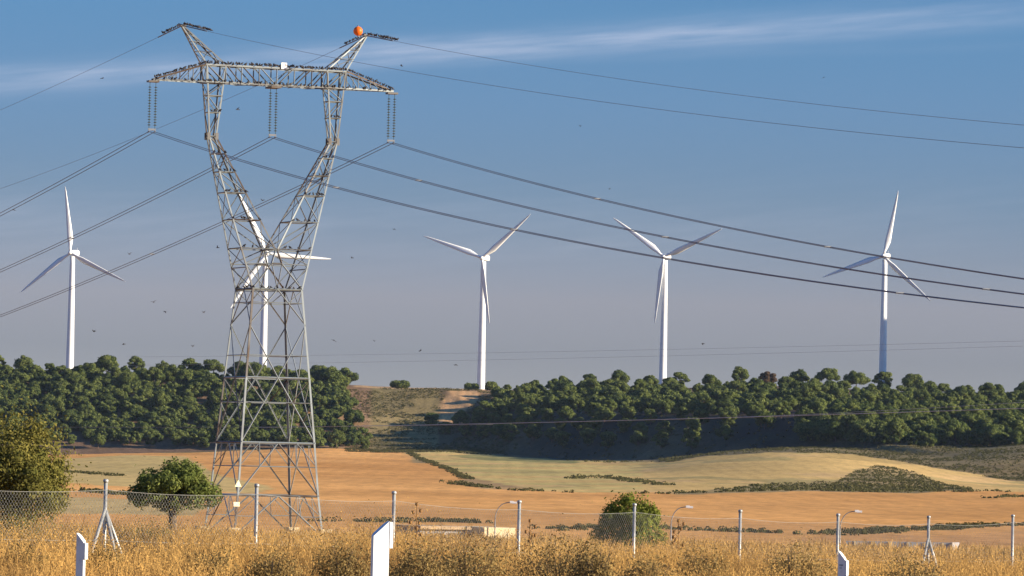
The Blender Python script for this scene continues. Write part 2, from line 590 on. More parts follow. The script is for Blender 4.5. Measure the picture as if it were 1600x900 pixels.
POLY = {
    'knoll': [(60, 724), (110, 716), (200, 711), (290, 714), (310, 724), (340, 742), (430, 762), (400, 772), (330, 767), (200, 760), (60, 752), (0, 750), (0, 728)],
    'tan_strip': [(0, 775), (150, 777), (330, 790), (300, 806), (0, 800)],
    'stubble': [(615, 702), (660, 693), (760, 697), (800, 711), (1000, 722), (1050, 722), (1100, 712), (1200, 707), (1320, 709), (1400, 720), (1500, 737), (1575, 751), (1700, 756),
                (1700, 772), (1540, 768), (1460, 767), (1290, 764), (1060, 771), (900, 769), (760, 762), (705, 754), (735, 747), (690, 728)],
    'mound': [(1280, 769), (1310, 752), (1340, 735), (1375, 727), (1430, 738), (1460, 753), (1520, 765), (1440, 770)],
    'verge': [(1050, 772), (1180, 758), (1300, 752), (1300, 766), (1070, 773)],
    'green_strip': [(700, 712), (760, 709), (860, 715), (905, 719), (900, 724), (760, 719)],
    'track': [(684, 662), (688, 634), (699, 611), (746, 611), (749, 624), (728, 640), (724, 662)],
    'tip': [(703, 754), (735, 746), (790, 757), (840, 764), (760, 764)],
    'light_field': [(1240, 842), (1330, 833), (1480, 838), (1620, 826), (1620, 850), (1240, 856)],
}
px_, py_ = proj(P)
Xp, Yp = P[:, 0], P[:, 1]
jx = px_ + 4 * lump(Xp, Yp, 9.0, 11)
jy = py_ + 1.0 * lump(Xp, Yp, 14.0, 12)
cc = 800 + FPX * Xp / np.maximum(Yp, 30)
colr = np.tile(np.array([[.60, .300, .092]]), (len(P), 1))       # ploughed earth


def paint(mask, c):
    colr[mask] = c


mid = (Yp > 300) & (Yp < 2700)
big = lump(Xp, Yp * .35, 70.0, 13)[:, None] * np.array([.06, .036, .014]) + lump(Xp, Yp * .5, 23.0, 14)[:, None] * np.array([.03, .018, .007])
paint(mid & inside(jx, jy, POLY['knoll']) & (Yp > 700), (.47, .34, .13))
paint(mid & inside(jx, jy, POLY['tan_strip']), (.47, .33, .135))
paint(mid & inside(jx, jy, POLY['light_field']), (.55, .28, .10))
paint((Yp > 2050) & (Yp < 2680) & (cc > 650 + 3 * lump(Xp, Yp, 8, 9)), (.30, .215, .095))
st = (Yp > 900) & (Yp < 2640) & inside(jx, jy, POLY['stubble'])
paint(st, (.51, .345, .125))
paint(st & (lump(Xp, Yp * .4, 26.0, 71) > .55), (.36, .275, .105))
paint(st & (lump(Xp, Yp * .4, 19.0, 72) > .75), (.54, .36, .15))
paint(st & (cc < 1010) & (np.sin(py_ * .9 + lump(Xp, Yp, 30, 4)) > -.1), (.45, .345, .125))
paint((Yp > 900) & inside(jx, jy, POLY['mound']), (.20, .155, .07))
paint((Yp > 900) & (Yp < 2300) & inside(jx, jy, POLY['verge']), (.25, .19, .085))
paint((Yp > 900) & inside(jx, jy, POLY['green_strip']), (.20, .19, .07))
paint((Yp > 900) & inside(jx, jy, POLY['tip']), (.34, .22, .10))
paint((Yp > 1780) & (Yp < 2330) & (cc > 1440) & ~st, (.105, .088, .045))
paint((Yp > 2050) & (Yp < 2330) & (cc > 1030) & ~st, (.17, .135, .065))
hill = Yp > 2672
paint(hill, (.165, .135, .060))
paint((Yp > 2680) & (cc < 585), (.20, .125, .075))
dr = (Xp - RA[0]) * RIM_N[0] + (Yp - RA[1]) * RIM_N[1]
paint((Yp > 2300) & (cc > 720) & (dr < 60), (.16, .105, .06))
paint((Yp > 2250) & (cc > 690) & (dr > -4) & (dr < 62), (.06, .05, .03))  # ravine flank: shade deepened by painting the ground darker
trk = hill & (Yp < 2900) & inside(px_ + 1.5 * lump(Xp, Yp, 6, 5), py_, POLY['track'])
paint(trk, (.52, .30, .14))
rut = np.abs(((px_ - (705 - (py_ - 636) * .10)) / 8.0) - np.round((px_ - (705 - (py_ - 636) * .10)) / 8.0)) < .18
paint(trk & rut, (.29, .185, .10))
paint((Yp > 2865) & (cc > 560) & (cc < 800), (.44, .28, .14))
paint(Yp < 270, (.34, .22, .09))
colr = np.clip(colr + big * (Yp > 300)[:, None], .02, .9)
colr = colr.reshape(len(Yr), len(Q), 3)
colr[1:-1, 1:-1] = .5 * colr[1:-1, 1:-1] + .125 * (colr[:-2, 1:-1] + colr[2:, 1:-1] + colr[1:-1, :-2] + colr[1:-1, 2:])
nR, nC = len(Yr), len(Q)
idx = np.arange(nR * nC).reshape(nR, nC)
quads = np.stack([idx[:-1, :-1], idx[:-1, 1:], idx[1:, 1:], idx[1:, :-1]], -1).reshape(-1, 4)

gm = bpy.data.materials.new('ground_cover')
gm.use_nodes = True
gn, gl = gm.node_tree.nodes, gm.node_tree.links
gb = gn['Principled BSDF']
gb.inputs['Roughness'].default_value = .95
gb.inputs['Specular IOR Level'].default_value = .08
ga = gn.new('ShaderNodeAttribute')
ga.attribute_name = 'soil'
gt = gn.new('ShaderNodeTexCoord')


def gnoise(scale, lo, hi, a, b, stretch=None):
    ns = gn.new('ShaderNodeTexNoise')
    ns.inputs['Scale'].default_value = scale
    ns.inputs['Detail'].default_value = 6
    ns.inputs['Roughness'].default_value = .62
    if stretch:
        mp = gn.new('ShaderNodeMapping')
        mp.inputs['Scale'].default_value = stretch
        gl.new(gt.outputs['Object'], mp.inputs[0])
        gl.new(mp.outputs[0], ns.inputs['Vector'])
    else:
        gl.new(gt.outputs['Object'], ns.inputs['Vector'])
    r_ = gn.new('ShaderNodeMapRange')
    for k, v in (('From Min', lo), ('From Max', hi), ('To Min', a), ('To Max', b)):
        r_.inputs[k].default_value = v
    gl.new(ns.outputs[0], r_.inputs[0])
    return r_.outputs[0], ns.outputs[0]


wv = gn.new('ShaderNodeTexWave')
wv.inputs['Scale'].default_value = .045
wv.inputs['Distortion'].default_value = 7.0
wv.inputs['Detail'].default_value = 4.0
wv.inputs['Detail Scale'].default_value = .8
gl.new(gt.outputs['Object'], wv.inputs['Vector'])
wr = gn.new('ShaderNodeMapRange')
wr.inputs['From Max'].default_value = .5
wr.inputs['To Min'].default_value = .92
wr.inputs['To Max'].default_value = 1.04
gl.new(wv.outputs['Fac'], wr.inputs[0])
f1, h1 = gnoise(.75, .3, .7, .66, 1.32)
f2, h2 = gnoise(.018, .3, .7, .84, 1.16, (1.0, .45, 1.0))
f3, h3 = gnoise(.06, .32, .68, .87, 1.12, (.35, 2.2, 1.0))
gm0 = gn.new('ShaderNodeMath')
gm0.operation = 'MULTIPLY'
gl.new(f3, gm0.inputs[0])
gl.new(f2, gm0.inputs[1])
f2 = gm0.outputs[0]
gm1 = gn.new('ShaderNodeMath')
gm1.operation = 'MULTIPLY'
gl.new(f1, gm1.inputs[0])
gl.new(f2, gm1.inputs[1])
gv = gn.new('ShaderNodeVectorMath')
gv.operation = 'SCALE'
gl.new(ga.outputs['Color'], gv.inputs[0])
gm2 = gn.new('ShaderNodeMath')
gm2.operation = 'MULTIPLY'
gl.new(gm1.outputs[0], gm2.inputs[0])
gl.new(wr.outputs[0], gm2.inputs[1])
gl.new(gm2.outputs[0], gv.inputs['Scale'])
gl.new(gv.outputs[0], gb.inputs['Base Color'])
gbp = gn.new('ShaderNodeBump')
gbp.inputs['Strength'].default_value = .6
gbp.inputs['Distance'].default_value = .35
gl.new(h1, gbp.inputs['Height'])
gl.new(gbp.outputs[0], gb.inputs['Normal'])
terrain = npmesh('ground', P, quads, gm, {'soil': ('POINT', 'FLOAT_COLOR', np.concatenate([colr.reshape(-1, 3), np.ones((nR * nC, 1))], 1))}, smooth=True)
tag(terrain, kind='structure')


# ------------------------------------------------------------------ foliage
def leaves(cent, nrm, size, jit, tint, r_, aspect=1.0):
    """square-ish leaf clumps: arrays of centres and outward normals -> verts, quads, face tints"""
    n = len(cent)
    nn = nrm + r_.normal(0, jit, (n, 3))
    nn /= np.linalg.norm(nn, axis=1, keepdims=True) + 1e-9
    a = np.cross(nn, r_.normal(0, 1, (n, 3)))
    a /= np.linalg.norm(a, axis=1, keepdims=True) + 1e-9
    b = np.cross(nn, a)
    s = size * r_.uniform(.6, 1.35, (n, 1))
    a = a * s * .5
    b = b * s * .5 * aspect
    v = np.stack([cent - a - b, cent + a - b * .7, cent + a * .8 + b, cent - a + b * .8], 1).reshape(-1, 3)
    q = np.arange(4 * n).reshape(n, 4)
    return v, q, tint


def lobed(lobes, dens, r_, rough=.10):
    """points on the outside of a set of ellipsoid lobes; returns points, normals, tint"""
    pts, nr, tn = [], [], []
    for c, rad in lobes:
        c, rad = np.array(c), np.array(rad)
        n = int(dens * (rad[0] * rad[1] + rad[0] * rad[2] + rad[1] * rad[2]) / 3 * 12.6)
        u = r_.normal(0, 1, (n, 3))
        u /= np.linalg.norm(u, axis=1, keepdims=True)
        p = c + u * rad * (1 + r_.normal(0, rough, (n, 1)))
        keep = np.ones(n, bool)
        for c2, rad2 in lobes:
            if c2 is c or np.allclose(c, c2):
                continue
            keep &= (((p - np.array(c2)) / np.array(rad2)) ** 2).sum(1) > .62
        g = u / rad
        g /= np.linalg.norm(g, axis=1, keepdims=True)
        pts.append(p[keep])
        nr.append(g[keep])
        tn.append(np.clip(r_.normal(.45, .24) + r_.normal(0, .24, keep.sum()), 0, 1))
    return np.concatenate(pts), np.concatenate(nr), np.concatenate(tn)


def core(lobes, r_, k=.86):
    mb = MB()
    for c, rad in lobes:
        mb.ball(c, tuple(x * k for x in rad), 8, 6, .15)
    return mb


def foliage_obj(name, lobes, dens, size, m, r_, jit=.45, rough=.10, parent=None, aspect=1.0, k=.86, loose=0):
    p, nn, t = lobed(lobes, dens, r_, rough)
    if loose:
        i = r_.integers(0, len(p), loose)
        p = np.concatenate([p, p[i] + nn[i] * np.abs(r_.normal(0, rough * 2.2, (loose, 1))) * 1.5])
        nn = np.concatenate([nn, nn[i]])
        t = np.concatenate([t, t[i]])
    v, q, t = leaves(p, nn, size, jit, t, r_, aspect)
    cb_ = core(lobes, r_, k)
    # core ellipsoids as quads/tris -> add as quads with a repeated vertex avoided: use separate triangles split
    cv_, cq = [], []
    for f in cb_.f:
        if len(f) == 4:
            cq.append(f)
    cv_ = np.array(cb_.v)
    cq = np.array(cq, int)
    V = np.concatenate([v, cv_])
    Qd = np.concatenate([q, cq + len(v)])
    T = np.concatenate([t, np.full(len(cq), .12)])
    return npmesh(name, V, Qd, m, {'tint': ('FACE', 'FLOAT', T)}, parent=parent)


def pine_lobes(r_, w, h, zc0, flat):
    """separate flattened clumps of needles on a ragged dome"""
    lobes = []
    n = r_.integers(13, 18)
    ex, ey = r_.uniform(.8, 1.15, 2)
    for i in range(n):
        g = i * 2.4 + r_.uniform(-.6, .6)
        q = math.sqrt((i + .5) / n) * r_.uniform(.75, 1.15)
        rr = q * w * .40
        zt = zc0 + (h - zc0) * (.88 - flat * .62 * min(q, 1.1) ** 2) + r_.uniform(-.13, .07) * h
        s = w * r_.uniform(.085, .165)
        lobes.append(((rr * ex * math.cos(g), rr * ey * math.sin(g), zt - s * .5), (s * r_.uniform(.9, 1.35), s * r_.uniform(.9, 1.35), s * r_.uniform(.65, 1.0))))
    for i in range(7):
        g = i * .9 + r_.uniform(-.4, .4)
        rr = w * r_.uniform(.05, .34)
        s = w * r_.uniform(.09, .15)
        lobes.append(((rr * math.cos(g), rr * math.sin(g), zc0 + (h - zc0) * r_.uniform(.06, .45)), (s * 1.1, s * 1.1, s * .9)))
    return lobes


def make_pine(seed, w, h, flat, trunk_frac, m='pine'):
    """stone pine: bare trunk, forked limbs and a broad lumpy crown"""
    r_ = np.random.default_rng(seed)
    root = empty('pine_tree', (0, 0, 0))
    zc0 = h * trunk_frac
    lobes = pine_lobes(r_, w, h, zc0, flat)
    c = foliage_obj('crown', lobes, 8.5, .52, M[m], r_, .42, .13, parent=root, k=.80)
    mb = MB()
    lean = r_.uniform(-.05, .05, 2) * h
    mb.tube([(0, 0, -.8), (lean[0] * .4, lean[1] * .4, zc0 * .6), (lean[0], lean[1], zc0 * 1.15), (lean[0] * .5, lean[1] * .5, h * .7)], [.30, .25, .2, .08], 7)
    for i in range(4):
        g = i * 1.6 + r_.uniform(-.4, .4)
        mb.tube([(lean[0] * .8, lean[1] * .8, zc0 * .85), (w * .14 * math.cos(g), w * .14 * math.sin(g), zc0 * 1.15), (w * .27 * math.cos(g), w * .27 * math.sin(g), h * .62)], [.14, .11, .05], 5)
    mb.build('trunk', M['trunk'], root)
    return root


PINES = [make_pine(100 + i, w, h, fl, tf) for i, (w, h, fl, tf) in enumerate([
    (13.2, 11.4, .8, .22), (12.0, 12.4, .6, .20), (14.4, 11.0, 1.0, .26), (11.2, 11.0, .5, .10), (12.6, 10.6, .75, .12), (10.4, 12.0, .45, .14), (13.6, 12.2, .9, .30), (12.2, 9.8, .6, .08)])]
UMBR = [make_pine(160 + i, w, h, 1.0, tf) for i, (w, h, tf) in enumerate([(12.6, 11.6, .48), (15.0, 11.0, .44), (11.0, 12.2, .50)])]
BROWN = make_pine(140, 12.5, 11.0, .9, .36, 'pine_brown')
used = set()


def place_tree(proto, x, y, s, label, group=None, sz=None, z=None):
    o = proto if proto.name not in used else copy_tree(proto)
    used.add(proto.name)
    if 'group' in o:
        del o['group']
    o.location = (x, y, (gz(x, y) if z is None else z) - .15)
    o.rotation_euler = (0, 0, random.uniform(0, 6.28))
    o.scale = (s, s, sz or s)
    return tag(o, label, 'tree', group)


def y_at(c, v, ylo, yhi):
    ys = np.arange(ylo, yhi, 2.0)
    vv = ground((c - 800) / FPX * ys, ys) * FPX / ys
    k = np.argmax(vv >= v)
    return ys[k] if vv[k] >= v else yhi


def prow(c, v):
    return 720 + (c - 800) * math.tan(ROLL) - v


ntree = 0
# left wood: ranks of pines climbing the left hillside
LV = [9, 22, 36, 50, 65, 80, 95, 109, 119]
for k, v in enumerate(LV):
    right_end = [588, 578, 572, 568, 563, 558, 556, 553, 552][k]
    c = -45 + (k % 2) * 19 + random.uniform(-6, 6)
    while c < right_end:
        y = y_at(c, v + random.uniform(-3, 3), 2640, 2862)
        y = y + random.uniform(-4, 4)
        if k == 8:
            y = 2862 + random.uniform(-6, 14)
        x = (c - 800) / FPX * y
        s = .88 * random.choice((.72, .85, .95, 1.0, 1.08, 1.2)) * random.uniform(.95, 1.05) * (.90 if k < 6 else 1.10)
        if k == 8:
            lab = 'green pine standing on the skyline of the left wood'
            if c > right_end - 45:
                lab = 'rightmost skyline pine of the left wood, above the bare saddle'
            gr = 'pines on the left skyline'
            if c > right_end - 45:
                gr = None
        elif k <= 1:
            lab, gr = 'low spreading pine at the foot of the left wood, beside the ploughed field', 'pines along the foot of the left wood'
            if k == 0 and c > right_end - 42:
                lab, gr = 'rounded pine at the lower right corner of the left wood, beside the scrubby saddle', None
        else:
            lab, gr = 'green pine packed in the dense wood on the left hillside', 'pines on the left hillside'
        place_tree(random.choice(UMBR + PINES if k == 8 else PINES), x, y, s, lab, gr)
        ntree += 1
        c += random.uniform(38, 46)
# right wood: plateau, front slope, shaded flank
RV = [77, 86, 95, 104, 112, 119]
for k, v in enumerate(RV):
    c = 780 + (k % 2) * 14 + (0 if k < 5 else 2)
    while c < 1640:
        crest = float(np.interp(c, CREST_C, CREST_V))
        vv = 76 + (crest - 76) * k / 5.0
        if k == 5:
            y = 2852 + random.uniform(-8, 12)
        else:
            y = y_at(c, vv + random.uniform(-2, 2), 2300, 2860)
        x = (c - 800) / FPX * y
        s = .86 * random.choice((.70, .85, .95, 1.0, 1.1, 1.18)) * random.uniform(.95, 1.05) * (.84 if y < 2500 else .95 if k < 5 else 1.04)
        if k >= 1 and c < 860:
            s *= .62 if c < 805 else .8
        proto = random.choice(PINES)
        lab, gr = 'green pine in the sunlit upper part of the right wood', 'pines of the right wood'
        if k == 5:
            proto = random.choice(UMBR + PINES)
            lab, gr = 'green pine standing on the skyline of the right wood', 'pines on the right skyline'
            if abs(c - 1205) < 22:
                proto, lab, gr = BROWN, 'brown withered pine on the skyline of the right wood', None
            elif c < 800:
                lab, gr = 'first skyline pine right of the wind turbine on the saddle', None
        if proto is BROWN and BROWN.name in used:
            proto = PINES[0]
        place_tree(proto, x, y, s, lab, gr)
        ntree += 1
        c += random.uniform(41, 49)
for k, v in enumerate([38, 47, 57, 67]):
    c = 1262 + 20 * (k % 2)
    while c < 1640:
        y = y_at(c, v + random.uniform(-3, 3), 2225, 2500)
        x = (c - 800) / FPX * y
        place_tree(random.choice(PINES), x, y, random.uniform(.74, 1.0), 'pine on the front slope of the right wood, above the brown scrub', 'pines on the right front slope')
        ntree += 1
        c += random.uniform(44, 56)
for k in range(42):                                # shaded flank over the ravine
    f = (k + .5) / 42
    d = (8, 20, 33)[k % 3] + random.uniform(-3, 3)
    p = RA + (RB - RA) * f ** .8 * 1.0 + RIM_N * d
    place_tree(random.choice(PINES[3:6]), p[0], p[1], random.uniform(.68, .92), 'dark pine on the shaded flank of the right wood above the ravine', 'pines on the shaded flank')
    ntree += 1
print('pines', ntree)
# the many more pines between them, too many to count: one mass
fr = np.random.default_rng(505)
fill = []
for i in range(4):
    w_, h_ = fr.uniform(10.5, 13), fr.uniform(9.5, 11.5)
    lb = pine_lobes(fr, w_, h_, h_ * .12, .7)
    p0, n0, t0_ = lobed(lb, 4.2, fr, .13)
    cvs = core(lb, fr, .78)
    fill.append((p0, n0, t0_, np.array(cvs.v), np.array([f for f in cvs.f if len(f) == 4])))
VV, QL, TT, off = [], [], [], 0
for (n_, ca_, cb_, va, vb, ylo, yhi) in ((620, -60, 575, 12, 116, 2640, 2870), (820, 785, 1650, 38, 112, 2230, 2850), (60, 800, 1650, 74, 90, 2300, 2700)):
    for i in range(n_):
        c = fr.uniform(ca_, cb_)
        v = fr.uniform(va, vb)
        if ca_ < 0 and c > 578 - (v - 10) * .30:
            continue
        if ca_ > 0:
            if c < 1260 and v < 77:
                continue
            v = min(v, float(np.interp(c, CREST_C, CREST_V)) - 4)
        y = y_at(c, v, ylo, yhi)
        x = (c - 800) / FPX * y
        p0, n0, t0_, cv0, cq0 = fill[fr.integers(0, 4)]
        sc = fr.uniform(.46, .80)
        a = fr.uniform(0, 6.28)
        rot = np.array([[math.cos(a), -math.sin(a), 0], [math.sin(a), math.cos(a), 0], [0, 0, 1]])
        base_p = np.array([x, y, gz(x, y) - .2])
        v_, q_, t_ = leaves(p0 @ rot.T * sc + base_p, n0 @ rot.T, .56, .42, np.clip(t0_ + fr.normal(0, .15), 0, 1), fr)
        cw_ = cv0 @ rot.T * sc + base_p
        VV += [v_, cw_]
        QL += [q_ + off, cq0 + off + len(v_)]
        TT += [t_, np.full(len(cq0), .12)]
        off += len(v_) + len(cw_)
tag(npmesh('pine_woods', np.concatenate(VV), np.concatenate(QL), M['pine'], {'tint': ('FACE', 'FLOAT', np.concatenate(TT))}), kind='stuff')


# ------------------------------------------------------------------ scrub, hedges (nobody could count them)
def tufts(name, pts, size, m, seed, kind_label=None, leaf=.5, n=10, squash=.7):
    r_ = np.random.default_rng(seed)
    pts = np.asarray(pts)
    nn = r_.normal(0, 1, (len(pts), n, 3))
    nn[..., 2] = np.abs(nn[..., 2])
    nn /= np.linalg.norm(nn, axis=2, keepdims=True)
    sz = (size * r_.uniform(.35, 1.5, (len(pts), 1, 1)))
    ce = pts[:, None, :] + nn * sz * np.array([1, 1, squash])
    t = np.clip(.22 * lump(pts[:, 0], pts[:, 1], 9.0, seed)[:, None] + r_.uniform(0, 1, (len(pts), 1)) * .7 + r_.uniform(0, .3, (len(pts), n)), 0, 1)
    v, q, t = leaves(ce.reshape(-1, 3), nn.reshape(-1, 3), leaf, .5, t.ravel(), r_)
    o = npmesh(name, v, q, m, {'tint': ('FACE', 'FLOAT', t)})
    tag(o, kind='stuff')
    return o


def on_ground(X, Y, dz=0.0):
    return np.stack([X, Y, ground(X, Y) + dz], 1)


# saddle and scrub slopes
n = 9000
Yq = rng.uniform(2560, 2868, n)
Xq = (rng.uniform(545, 800, n) - 800) / FPX * Yq
p_ = on_ground(Xq, Yq)
a_, b_ = proj(p_)
p_ = p_[(~inside(a_, b_, POLY['track'])) & ((lump(Xq, Yq, 12, 21) > -.5))]
tufts('undergrowth', p_, .6, M['scrub'], 31, leaf=.34, n=10, squash=.8)
# brown scrub band, scrubby mound and right hand scrub hill
n = 36000
Yq = rng.uniform(1250, 2300, n)
Xq = (rng.uniform(1000, 1660, n) - 800) / FPX * Yq
p_ = on_ground(Xq, Yq)
a_, b_ = proj(p_)
keep = (inside(a_, b_, POLY['mound']) & (rng.uniform(0, 1, n) < .5)) | (inside(a_, b_, POLY['verge']) & (rng.uniform(0, 1, n) < .3)) | ((Yq > 2060) & (~inside(a_, b_, POLY['stubble'])) & (Xq / Yq * FPX > 235)) | ((Yq > 1780) & (Xq / Yq * FPX > 640) & (~inside(a_, b_, POLY['stubble'])))
keep &= lump(p_[:, 0], p_[:, 1], 11, 25) + rng.normal(0, .5, len(p_)) > -.15
tufts('scrub', p_[keep], .58, M['scrub'], 32, leaf=.32, n=11, squash=.8)
# forest floor bushes
n = 2600
Yq = rng.uniform(2240, 2780, n)
Xq = rng.uniform(-30, 300, n)
dd = (Xq - RA[0]) * RIM_N[0] + (Yq - RA[1]) * RIM_N[1]
keep = (dd > -8) & (dd < 48) | ((Yq < 2400) & (Xq > 140))
tufts('shrubbery', on_ground(Xq, Yq)[keep], 1.0, M['hedge'], 33, leaf=.6, n=9)


def strip(pts, dens, spread, ymin, ymax):
    out_ = []
    W_ = [hit(px, py, ymin, ymax) for px, py in pts]
    for a, b in zip(W_[:-1], W_[1:]):
        a, b = np.array(a), np.array(b)
        k = max(2, int(np.linalg.norm(b - a) * dens))
        t = rng.uniform(0, 1, k)[:, None]
        q = a + (b - a) * t
        out_.append(on_ground(q[:, 0] + rng.normal(0, spread * .5, k), q[:, 1] + rng.normal(0, spread, k)))
    return np.concatenate(out_)


hedges = [
    (((500, 815), (560, 816), (640, 815), (700, 816), (762, 818)), 5.0, 2.5, 300, 900),
    (((845, 828), (930, 826), (1000, 826), (1100, 829), (1200, 833), (1290, 835)), 4.0, 2.5, 300, 900),
    (((1300, 836), (1345, 833), (1410, 829)), 4.0, 2.5, 300, 900),
    (((1452, 829), (1500, 824), (1560, 821), (1640, 822)), 3.0, 2.5, 300, 900),
]
hp = np.concatenate([strip(*h) for h in hedges])
hp = hp[(lump(hp[:, 0], hp[:, 1], 3, 62) + rng.normal(0, .4, len(hp)) > -.2)]
tufts('hedgerow', hp, .42, M['scrub'], 34, leaf=.15, n=34, squash=.8)
hedges = [
    (((640, 706), (690, 729), (735, 750)), 1.6, 2.0, 900, 2640),
    (((703, 754), (760, 763), (830, 767), (900, 770), (980, 771), (1060, 772)), 1.4, 3.0, 700, 2640),
    (((893, 748), (915, 744), (935, 744), (960, 748), (1000, 753), (1030, 758)), 1.8, 4.0, 900, 2640),  # growth standing in for the dark shadow of a bank
    (((1060, 771), (1150, 768), (1280, 762)), 1.0, 3.0, 700, 2640),
    (((1460, 768), (1540, 767), (1640, 772)), .8, 2.0, 700, 2640),
    (((1545, 779), (1640, 776)), .8, 2.0, 700, 2640),
    (((100, 737), (150, 741), (185, 744)), 1.5, 3.0, 700, 2640),
    (((80, 766), (150, 769), (210, 775)), 1.5, 2.0, 500, 2640),
    (((880, 700), (960, 722), (1050, 722)), .5, 8.0, 1500, 2640),
]
hp = np.concatenate([strip(*h) for h in hedges])
hp = hp[(lump(hp[:, 0], hp[:, 1], 8, 61) + rng.normal(0, .45, len(hp)) > .1)]
tufts('field_margin_growth', hp, .62, M['scrub'], 35, leaf=.34, n=14, squash=.75)


# lone shrubs on the bare saddle skyline
def shrub(name, px, y, w, h, m, label, seed, group=None, dens=9.0, leaf=.45, z=None, cat='shrub', loose=0, k=.86):
    r_ = np.random.default_rng(seed)
    c, _v = cv(px, 610 if y > 1000 else 830)
    x = (c - 800) / FPX * y
    root = empty(name, (x, y, gz(x, y) if z is None else z))
    lobes = []
    for i in range(7):
        g = r_.uniform(0, 6.28)
        rr = w * .3 * math.sqrt(r_.uniform())
        s = w * r_.uniform(.2, .28)
        lobes.append(((rr * math.cos(g), rr * math.sin(g), h * r_.uniform(.35, .62)), (s, s, h * r_.uniform(.28, .38))))
    for i in range(4):
        lobes.append(((w * (-.33 + .22 * i), 0, h * .42), (w * .17, w * .15, h * .4)))
    foliage_obj('foliage', lobes, dens, leaf, M[m], r_, .5, .12, parent=root, k=k, loose=loose)
    mb = MB()
    for i in range(3):
        mb.tube([(0, 0, -.2), (r_.uniform(-.1, .1) * w, r_.uniform(-.1, .1) * w, h * .5)], [.05 * h, .02 * h], 5)
    mb.build('stem', M['trunk_grey'], root)
    return tag(root, label, cat, group)


shrub('bush', 625, 2885, 11.0, 4.6, 'pine', 'lone dark bush on the bare saddle between the woods', 51, leaf=.55)
shrub('bush', 737, 2890, 8.0, 4.6, 'pine', 'small dark bush left of the base of the turbine on the saddle', 52, leaf=.55)
shrub('bush', 767, 2885, 7.0, 5.0, 'pine', 'small dark bush right of the base of the turbine on the saddle', 53, leaf=.55)


# ------------------------------------------------------------------ nearer broadleaf trees
def broadleaf(name, px, base_row, y, w, h, m, label, seed, trunk_frac, leaf, dens, trunk_r=.12, loose=0, rough=.14, sway=0.0):
    r_ = np.random.default_rng(seed)
    c, v = cv(px, base_row)
    x = (c - 800) / FPX * y
    g0 = gz(x, y)
    root = empty(name, (x, y, g0))
    z0 = h * trunk_frac
    lobes = []
    nn_ = 42
    for i in range(nn_):
        g = i * 2.4
        u = (i + .5) / nn_
        q = math.sqrt(r_.uniform()) * 1.02
        rr = w * .45 * q
        zt = z0 + (h - z0) * r_.uniform(.06 + .10 * q, .93 - .42 * q * q)
        s = w * r_.uniform(.07, .15)
        lobes.append(((rr * math.cos(g) + sway * u, rr * math.sin(g), zt), (s * 1.05, s * 1.05, s * .95)))
    if trunk_frac < .1:
        for q in (-.17, .0, .17):
            lobes.append(((w * q, 0, z0 + h * .45), (w * .27, w * .3, h * .40)))
    foliage_obj('crown', lobes, dens, leaf, M[m], r_, .6, rough, parent=root, aspect=.6, k=.62, loose=loose)
    mb = MB()
    mb.tube([(0, 0, -.2), (.04, 0, z0 * .5), (.0, .03, z0 * 1.2), (.05, 0, h * .65)], [trunk_r * 1.25, trunk_r, trunk_r * .8, trunk_r * .25], 8)
    for i in range(7):
        g = i * .9 + r_.uniform(-.3, .3)
        z1 = z0 * r_.uniform(.85, 1.2)
        mb.tube([(0, 0, z1), (w * .16 * math.cos(g), w * .16 * math.sin(g), z1 + (h - z0) * .25), (w * .36 * math.cos(g), w * .36 * math.sin(g), z1 + (h - z0) * r_.uniform(.4, .75))],
                [trunk_r * .55, trunk_r * .35, trunk_r * .1], 6)
    mb.build('trunk', M['trunk_grey'], root)
    return tag(root, label, 'tree')


broadleaf('tree', 268, 835, 232, 3.65, 3.6, 'almond', 'small green tree with a short dark trunk between the pylon and the braced fence post', 61, .40, .11, 150, .19, loose=150, rough=.14)
broadleaf('tree', 22, 800, 200, 4.3, 5.0, 'yellowing', 'tall yellowing tree at the left edge of the view behind the fence', 62, .06, .10, 160, .12, loose=500, rough=.22, sway=-.2)
broadleaf('bush', 985, 845, 215, 2.75, 2.5, 'bush', 'rounded green bush behind the mesh fence in front of the ploughed field', 68, .02, .10, 170, .06, loose=100)
COL.objects['bush.003']['category'] = 'bush'

# ------------------------------------------------------------------ wind turbines
def blade_mesh(L=40.0):
    mb = MB()
    prof = [(-.5, 0), (-.36, .07), (-.1, .11), (.2, .07), (.5, 0.0), (.2, -.05), (-.1, -.08), (-.36, -.06)]
    st_ = [(0, 1.5, 1.0, 0), (.04, 1.6, 1.0, 0), (.11, 2.4, .5, 18), (.2, 3.5, .26, 14), (.35, 3.0, .2, 9), (.55, 2.3, .17, 5), (.75, 1.65, .15, 2), (.92, 1.0, .14, 0), (.985, .42, .12, 0), (1, .1, .1, 0)]
    vs_, fs = [], []
    m_ = len(prof)
    for (u, ch, thk, tw) in st_:
        a = R(tw + 4)
        for (x, t) in prof:
            if thk > .9:
                k = prof.index((x, t))
                g = math.pi - k * 2 * math.pi / m_
                X_, T_ = .5 * ch * math.cos(g), .5 * ch * math.sin(g)
            else:
                X_, T_ = (x + .18) * ch, t * ch * thk * 5
            vs_.append((X_ * math.cos(a) - T_ * math.sin(a), X_ * math.sin(a) + T_ * math.cos(a), 1.1 + u * (L - 1.1)))
    for i in range(len(st_) - 1):
        for k in range(m_):
            fs.append((i * m_ + k, i * m_ + (k + 1) % m_, (i + 1) * m_ + (k + 1) % m_, (i + 1) * m_ + k))
    fs += [tuple(range(m_ - 1, -1, -1)), tuple(range((len(st_) - 1) * m_, len(st_) * m_))]
    mb.add(vs_, fs)
    return mb


